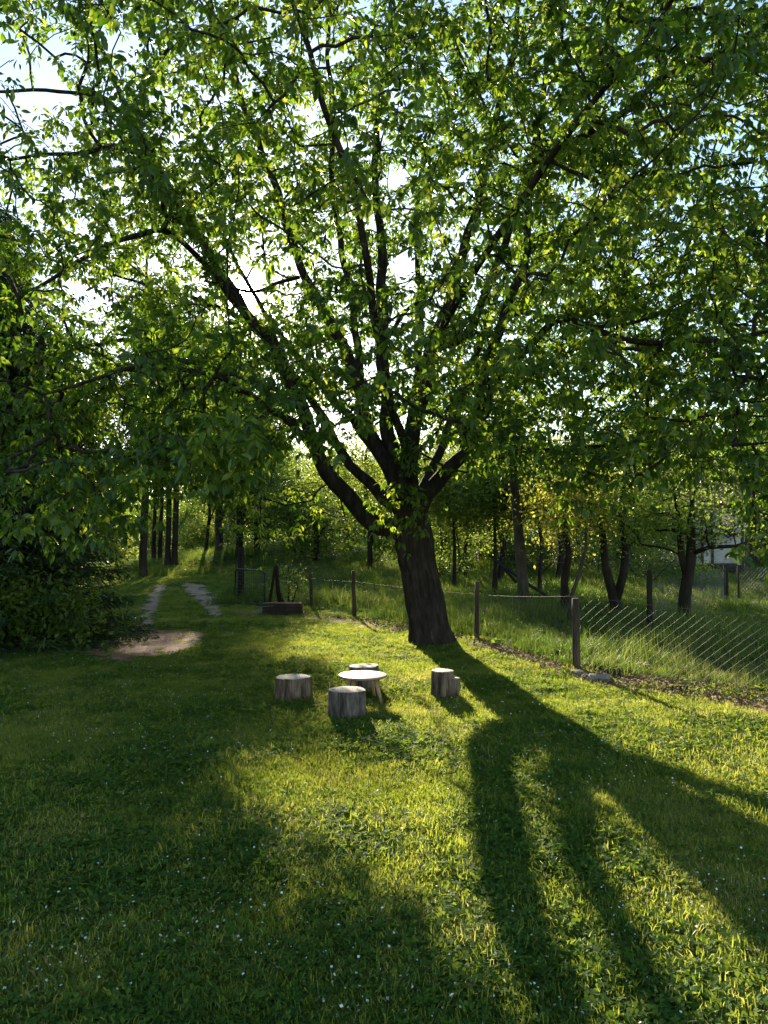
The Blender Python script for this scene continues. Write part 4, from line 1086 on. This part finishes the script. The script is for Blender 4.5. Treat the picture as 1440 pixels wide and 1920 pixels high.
wf = thing('wire_fence', 'sagging chain link fence on rough wooden posts passing behind the cherry trunk', 'fence', FPOS[0])
tops_px = {0: 1122, 1: 1090, 2: 1070, 3: 1072}
tops = []
for i, p in enumerate(FPOS):
    tpz = at(post_px[i][0] + (-2, 2, -3, -3)[i], tops_px[i], p[1]); tops.append(tpz)
    rough_post(tpz, p, (.047, .038, .042, .038)[i], 'post', wf, seed=i)
for p in fright:
    q = p + np.array([.03, 0, .85]); rough_post(q, p, .055, 'post', wf, seed=9)
hts = [.93, .80, .74, .66]
chain_link(wf, FPOS[0], fright[0], .86, .74, sagf=.06, lean=.03)
chain_link(wf, fright[0], fright[1], .74, .8); chain_link(wf, fright[1], fright[2], .8, .8)
chain_link(wf, FPOS[1], FPOS[0], .68, .86, sagf=.03)
chain_link(wf, FPOS[2], FPOS[1], .72, .70, cell=.09); chain_link(wf, FPOS[3], FPOS[2], .66, .7, cell=.09); e = gp(518, 1138); chain_link(wf, e, FPOS[3], .62, .66, cell=.09)
up = lambda p, h_: np.array([p[0], p[1], float(terr(p[0], p[1])) + h_])
strand([up(e, .66), up(FPOS[3], .70), up(FPOS[2], .74), up(FPOS[1], .72), up(FPOS[0], .90), up(fright[0], .79), up(fright[1], .84), up(fright[2], .84)], .0013, 'tension_wire', wf)

# old upright posts further back in the orchard: another fence
of = thing('orchard_fence', 'second row of old dark fence posts with netting deep in the orchard', 'fence', gp(1218, 1188))
op = [(930, 1045, 1120, .05), (1219, 1070, 1192, .05), (1362, 1060, 1128, .06)]
opf = []
for px, ty, by, r in op:
    f = gp(px, by); opf.append(f); rough_post(at(px - 2, ty, f[1]), f, r, 'post', of, 'dark_bark', seed=px)
f = opf[0]; MB().tube([f + [-.02, .02, .98], at(985, 1092, f[1] - 1), at(1026, 1118, f[1] - 2)], [.035, .04, .035], n=7, noise_amp=.15).build('brace', M['dark_bark'], of)
MB().tube([f + [.05, -.05, .95], at(968, 1092, f[1] - .6)], [.035, .035], n=7).build('brace', M['dark_bark'], of)
chain_link(of, opf[1], opf[2], .85, .85, cell=.11, r=.0022)
strand([up(opf[0], .95), up(opf[2], .95)], .003, 'tension_wire', of)
r1 = gp(1385, 1122); r2 = gp(1450, 1126)
nf = thing('netting_panel', 'pale diamond netting panel in front of the dark barn doorway', 'fence', r1)
chain_link(nf, r1, r2, .8, .8, cell=.10, r=.006); rough_post(up(r2, .95), r2, .05, 'post', nf, seed=4); rough_post(up(r1, .85), r1, .03, 'post', nf, seed=5)
g1 = gp(803, 1072); g2 = gp(838, 1072)
nf2 = thing('netting_panel', 'grey netting panel on concrete posts seen right behind the cherry trunk', 'fence', g1)
g1 = ground(*at(800, 1060, 34)[:2]); g2 = ground(*at(836, 1060, 34)[:2])
nf2.location = tuple(g1)
chain_link(nf2, g1, g2, 1.4, 1.4, cell=.12, r=.006)
for q in (g1, g2): MB().box(up(q, .75), (.12, .12, 1.6)).build('post', M['concrete'], nf2, False)

# black tubular gate frame standing by the path
ga, gb = gp(441, 1131), gp(496, 1138)
gt = thing('metal_gate', 'black tubular metal gate with wire infill standing open beside the path', 'gate', ga)
h_ = .80
za, zb = ga[2] + .04, gb[2] + .04
def L2(t, h): return np.array([ga[0] * (1 - t) + gb[0] * t, ga[1] * (1 - t) + gb[1] * t, (za * (1 - t) + zb * t) + h])
fr = [L2(0.03, 0), L2(0, .05), L2(0, h_ - .06), L2(0.05, h_), L2(.95, h_), L2(1, h_ - .06), L2(1, .05), L2(.97, 0), L2(0.03, 0)]
MB().tube(fr, .022, n=8, cap=False).build('frame', M['black_metal'], gt)
mb = MB()
for t in np.linspace(.06, .94, 15): mb.tube([L2(t, 0), L2(t, h_)], .0035, n=4)
for h in np.linspace(.06, h_ - .06, 10): mb.tube([L2(0, h), L2(1, h)], .0025, n=4)
mb.build('wire_infill', M['black_metal'], gt)
mb = MB()
pp = gp(448, 1128) + np.array([0, .25, 0])
gpst = tag(MB().tube([pp + [0, 0, -.1], pp + [.0, 0, .6], pp + [.0, 0, 1.35]], [.085, .08, .075], n=10, noise_amp=.15).build('gate_post', M['dark_bark']), 'thick brown wooden post directly behind the left side of the metal gate', 'post')
# dark stump block with slanting pole beside it
f = gp(528, 1154)
pl = thing('planter_box', 'low dark wooden planter box on the lawn edge right of the metal gate', 'planter', f)
mb = MB(); 
for k_ in range(3): mb.box((f[0], f[1] + .17, f[2] + .045 + k_ * .082), (.82 - .006 * k_, .34, .076), rz=.04)
mb.build('boards', M['dark_wood'], pl, False)
MB().box((f[0], f[1] + .17, f[2] + .235), (.74, .27, .03), rz=.04).build('soil', M['soil'], pl, False)
D = f[1] + .5
tag(MB().tube([gp(498, 1150) + [0, .3, 0], at(510, 1105, D), at(516, 1062, D)], [.035, .032, .03], n=7, noise_amp=.2).build('pole', M['dark_bark']), 'dark leaning pole sticking up behind the planter box', 'pole')
tag(MB().tube([gp(524, 1146) + [0, .3, 0], at(521, 1100, D), at(519, 1060, D)], [.055, .05, .04], n=7, noise_amp=.25).build('stump', M['dark_bark']), 'dark upright dead stem behind the planter box, right of the leaning pole', 'stump')
# small low bench-like stand by the gate
f = gp(488, 1156)
st = thing('peg_stand', 'little grey peg stand with a crossbar near the gate corner', 'stand', f)
MB().tube([f, f + [0, 0, .20]], .008, n=6).build('leg', M['wire'], st); MB().tube([f + [0, 0, .2], f + [.26, .1, .21]], .007, n=6).build('crossbar', M['wire'], st)

# ------------------------------------------------------------------ table and log stools
def log_stool(foot_px, Dc, dia, zt, label, mat, seed, tilt=0.0, flare=.08, knot=None, cen=None):
    c = at(foot_px, 1010, Dc); x, y = c[0], Dc; z0 = float(terr(x, y)); f = np.array([x, y, z0])
    t = thing('log_stool', label, 'stool', f, 'log stools round the low table')
    n = 110; rows = 22; R0 = dia / 2
    V = np.empty((rows, n, 3)); a = np.arange(n) * 2 * math.pi / n
    for i in range(rows):
        h = (zt - z0 + .03) * i / (rows - 1) - .03
        for j in range(n):
            q = a[j]; tt = i / (rows - 1)
            rr = R0 * (1 + flare * (1 - tt) + .05 * math.sin(2 * q + seed) + .03 * math.sin(3 * q + seed * 2))
            rr += .010 * mnoise.noise(Vector((math.cos(q) * 5 + seed, math.sin(q) * 5, h * 3))) - .013 * max(0, .28 - abs(mnoise.noise(Vector((math.cos(q) * 9, math.sin(q) * 9 + seed, h * 1.6))))) / .28 + .006 * mnoise.noise(Vector((math.cos(q) * 22, math.sin(q) * 22 + seed, h * 12)))
            for (kq, kh, ks) in ([(4.4, .05, .02), (5.6, .12, .03)] if seed in (2, 3) else []):
                rr += ks * math.exp(-((q - kq) / .25) ** 2 - ((h - kh) / .05) ** 2)
            V[i, j] = (x + rr * math.cos(q), y + rr * math.sin(q), z0 + h + (tilt * math.cos(q) * R0 * tt))
    i_, j_ = np.meshgrid(np.arange(rows - 1), np.arange(n), indexing='ij'); j2 = (j_ + 1) % n
    Q_ = np.stack([i_ * n + j_, i_ * n + j2, (i_ + 1) * n + j2, (i_ + 1) * n + j_], -1).reshape(-1, 4)
    link('bark', mesh_np('bark', V.reshape(-1, 3), [Q_], M[mat]), t)
    top = V[-1].copy(); cc = top.mean(0); rings = [top + [0, 0, 0], cc + (top - cc) * .96 + [0, 0, .003], cc + (top - cc) * .5 + [0, 0, .004]]
    VV = np.vstack(rings + [[cc + [0, 0, .004]]]); Qs = []
    for k_ in range(2):
        for j in range(n): Qs.append([k_ * n + j, k_ * n + (j + 1) % n, (k_ + 1) * n + (j + 1) % n, (k_ + 1) * n + j])
    Ts = [[2 * n + j, 2 * n + (j + 1) % n, 3 * n] for j in range(n)]
    o = link('sawn_top', mesh_np('sawn_top', VV, [np.array(Ts), np.array(Qs)], M['log_end']), t)
    if knot:
        kx, hz, kr = knot
        p0 = np.array([x + kx * .82, y - .045, z0 + .0]); p1 = np.array([x + kx, y - .05, z0 + hz * .6]); p2 = np.array([x + kx * 1.02, y - .055, z0 + hz])
        stub = MB().tube([p0, p1, p2], [kr * 1.15, kr * 1.1, kr], n=20, noise_amp=.12).build('branch_stub', M[mat], t)
        MB().tube([p2 + [0, 0, -.002], p2 + [0, 0, .003]], [kr * .93, kr * .93], n=20).build('sawn_end', M['log_end'], stub)
    return t
log_stool(550.5, 7.72, .335, .225, 'stout brown log stool on the left, apart from the table', 'log_bark', 1, flare=.10)
log_stool(652, 6.88, .315, .262, 'grey cracked log stool nearest the camera, in front of the table', 'grey_log', 2, flare=.06)
log_stool(683, 8.15, .31, .262, 'dark log stool half hidden behind the round table', 'grey_log', 3, flare=.05, tilt=.05)
log_stool(829, 7.75, .222, .280, 'tall narrow log stool with a sawn branch stub, alone on the right', 'log_bark', 4, flare=.14, knot=(.125, .205, .045))

c = at(680, 1266, 7.55); x, y, zt = c
tb = thing('low_table', 'low round wooden table with splayed legs among the log stools', 'table', (x, y, float(terr(x, y))))
n = 64; a = np.arange(n) * 2 * math.pi / n; prof = [(.0, -.015), (.225, -.015), (.238, -.010), (.241, 0), (.238, .006), (.23, .009), (0.0, .009)]
V = []; 
for r, h in prof[1:-1]: V += [(x + r * math.cos(q), y + r * math.sin(q), zt + h) for q in a]
k_ = len(prof) - 2; Q_ = [[i * n + j, i * n + (j + 1) % n, (i + 1) * n + (j + 1) % n, (i + 1) * n + j] for i in range(k_ - 1) for j in range(n)]
link('tabletop', mesh_np('tabletop', np.array(V), [np.array(Q_), np.arange(n)[::-1][None], np.arange((k_ - 1) * n, k_ * n)[None]], M['table_wood']), tb)
zg = float(terr(x, y))
for q in (-.55, 1.02, 2.59, 4.16):
    q2 = q; p1 = np.array([x + .145 * math.cos(q2), y + .145 * math.sin(q2), zt - .012]); p0 = np.array([x + .225 * math.cos(q2), y + .225 * math.sin(q2), zg - .005])
    MB().tube([p0, p0 * .5 + p1 * .5, p1], [.013, .019, .024], n=10).build('leg', M['leg_wood'], tb)
mb = MB(); mb.box((x, y, zt - .026), (.27, .03, .026), rz=-.55); mb.build('cross_rail', M['leg_wood'], tb, False)
mb = MB(); mb.box((x, y, zt - .0265), (.03, .27, .0255), rz=-.55); mb.build('cross_rail', M['leg_wood'], tb, False)

# stones
def stone(c, r, label, mat='stone', seed=0):
    n, m = 14, 9; V = []
    for i in range(m):
        th = math.pi * i / (m - 1)
        for j in range(n):
            ph = 2 * math.pi * j / n; d = np.array([math.sin(th) * math.cos(ph), math.sin(th) * math.sin(ph), math.cos(th)])
            V.append(np.array(c) + d * np.array(r) * (1 + .35 * mnoise.noise(Vector(tuple(d * 1.5 + seed)))))
    Q_ = [[i * n + j, (i + 1) * n + j, (i + 1) * n + (j + 1) % n, i * n + (j + 1) % n] for i in range(m - 1) for j in range(n)]
    return tag(link('stone', mesh_np('stone', np.array(V), [np.array(Q_)], M[mat])), label, 'stone')
stone(gp(1124, 1277) + [0, 0, .03], (.14, .09, .06), 'largest flat brown stone lying by the foot of the nearest fence post', seed=1)
stone(gp(1085, 1266) + [0, 0, .02], (.12, .08, .04), 'brown stone touching the foot of the nearest fence post', seed=2)
stone(gp(1100, 1272) + [0, 0, .02], (.06, .05, .035), 'small stone between the two larger ones by the fence post', seed=3)
stone(gp(799, 1540) + [0, 0, .02], (.026, .018, .016), 'small white pebble lying on the lawn in front of the stools', 'pale_stone', seed=5)

# ------------------------------------------------------------------ buildings
def barn():
    D = 31.5; xl = at(1305, 1000, D)[0]; xr = at(1500, 1000, D)[0]; z = float(terr((xl + xr) / 2, D))
    t = thing('barn', 'white plastered barn with a dark doorway and brown roof behind the orchard on the right', 'barn', ((xl + xr) / 2, D, z))
    xm = at(1396, 1000, D)[0]; H = 2.7
    MB().box(((xl + xm) / 2, D + 2, z + H / 2 - .2), (xm - xl, 4, H + .4)).build('wall', M['plaster'], t, False)
    MB().box(((xr + xm) / 2 + .01, D + 2.6, z + H / 2 - .2), (xr - xm, 2.8, H + .4)).build('wall', M['dark_wood'], t, False)
    fr = MB()
    for q in (0.12, .33, .95): fr.box((xl + (xm - xl) * q, D - .02, z + H / 2), (.09, .07, H))
    fr.box(((xl + xm) / 2, D - .035, z + 1.45), (xm - xl - .1, .05, .12))
    fr.build('timber', M['post_wood'], t, False)
    wd = MB().box((xl + (xm - xl) * .64, D - .02, z + 2.0), (.6, .06, .7)).build('window', M['dark_wood'], t, False)
    MB().box((xl + (xm - xl) * .64, D - .055, z + 2.0), (.48, .02, .58)).build('pane', M['glass'], wd, False)
    for q in (xm + .15, (xm + xr) / 2, xr - .15): MB().box((q, D + .2, z + H / 2), (.16, .16, H)).build('post', M['post_wood'], t, False)
    x0, x1 = xl - .4, xr + .4; y0, y1 = D - .5, D + 4.5; ym = D + 2
    V = np.array([[x0, y0, z + H - .15], [x1, y0, z + H - .15], [x1, ym, z + H + 1.5], [x0, ym, z + H + 1.5], [x0, y1, z + H - .15], [x1, y1, z + H - .15]])
    V2 = V + [0, 0, .12]
    MB().add(np.vstack([V, V2]), quads=[[0, 3, 2, 1], [3, 4, 5, 2], [6, 7, 8, 9], [9, 8, 11, 10], [0, 1, 7, 6], [4, 10, 11, 5]], polys=[[0, 6, 9, 10, 4, 3], [1, 2, 5, 11, 8, 7]]).build('roof', M['roof'], t, False)
    return z, D
bz, bD = barn()
c = at(1358, 1085, bD - 2.2)
V = np.array([[-.55, -.25, 0], [.45, -.3, -.05], [.6, .35, .5], [-.45, .4, .55]]) + np.array([c[0], c[1], c[2] - .25])
X8, Y8 = np.meshgrid(np.linspace(0, 1, 12), np.linspace(0, 1, 10)); VV = []
for u, v in zip(X8.ravel(), Y8.ravel()):
    p = (V[0] * (1 - u) + V[1] * u) * (1 - v) + (V[3] * (1 - u) + V[2] * u) * v
    VV.append(p + [0, 0, .05 * math.sin(u * 9) * math.sin(v * 7) - .08 * (u * (1 - u)) * 2])
Q_ = [[i * 12 + j, i * 12 + j + 1, (i + 1) * 12 + j + 1, (i + 1) * 12 + j] for i in range(9) for j in range(11)]
VV = np.array(VV); nV = len(VV)
tag(link('tarpaulin', mesh_np('tarpaulin', np.vstack([VV, VV - [0, 0, .02]]), [np.array(Q_), np.array(Q_)[:, ::-1] + nV], M['tarp'])), 'pale blue tarpaulin sheet spread in front of the white barn wall', 'tarpaulin')
wp = thing('timber_pile', 'low pile of old planks under the pale tarpaulin', 'timber pile', (c[0], c[1], float(terr(c[0], c[1]))))
zz = float(terr(c[0], c[1]))
for k_ in range(5):
    top_ = c[2] - .33 - zz
    MB().box((c[0] + .1 * math.sin(k_ * 3), c[1] + .1 - .1 * (k_ % 2), zz + .06 + k_ * max(top_, .3) / 5), (1.5 - .1 * k_, .3, .09), rz=.1 * math.sin(k_ * 5)).build('plank', M['dark_wood'], wp, False)

D = 62; c = at(1040, 880, D); g = ground(c[0], D)
t = thing('house', 'distant house whose red brown roof peeps out under the level cherry bough', 'house', g)
MB().box((c[0], D + 3, (g[2] + c[2] - .6) / 2), (6.5, 6, c[2] - .6 - g[2])).build('wall', M['plaster'], t, False)
for q in (-1.8, 0, 1.8):
    w2 = MB().box((c[0] + q, D - .02, c[2] - 1.9), (.8, .06, 1.1)).build('window', M['dark_wood'], t, False)
    MB().box((c[0] + q, D - .055, c[2] - 1.9), (.66, .02, .96)).build('pane', M['glass'], w2, False)
z1 = c[2] - .7; V = np.array([[-3.8, -.6, z1], [3.8, -.6, z1], [3.8, 3, z1 + 2.0], [-3.8, 3, z1 + 2.0], [-3.8, 6.6, z1], [3.8, 6.6, z1]]) + [c[0], D, 0]
MB().add(np.vstack([V, V + [0, 0, .15]]), quads=[[0, 3, 2, 1], [3, 4, 5, 2], [6, 7, 8, 9], [9, 8, 11, 10], [0, 1, 7, 6], [4, 10, 11, 5]], polys=[[0, 6, 9, 10, 4, 3], [1, 2, 5, 11, 8, 7]]).build('roof', M['roof'], t, False)
# dark garden shed among the shrubs
D = 33; c = at(935, 1060, D); g = ground(c[0], D)
t = thing('garden_shed', 'small dark garden shed half hidden in shrubs beyond the orchard posts', 'shed', g)
MB().box((c[0], D + .8, g[2] + .8), (1.7, 1.6, 1.7)).build('wall', M['dark_wood'], t, False)
dd = MB().box((c[0] + .3, D - .02, g[2] + .75), (.6, .05, 1.4)).build('door', M['post_wood'], t, False)
MB().box((c[0] + .5, D - .06, g[2] + .75), (.03, .04, .12)).build('handle', M['black_metal'], dd, False)
MB().box((c[0], D + .8, g[2] + 1.72), (2.0, 2.0, .09)).build('roof', M['concrete'], t, False)
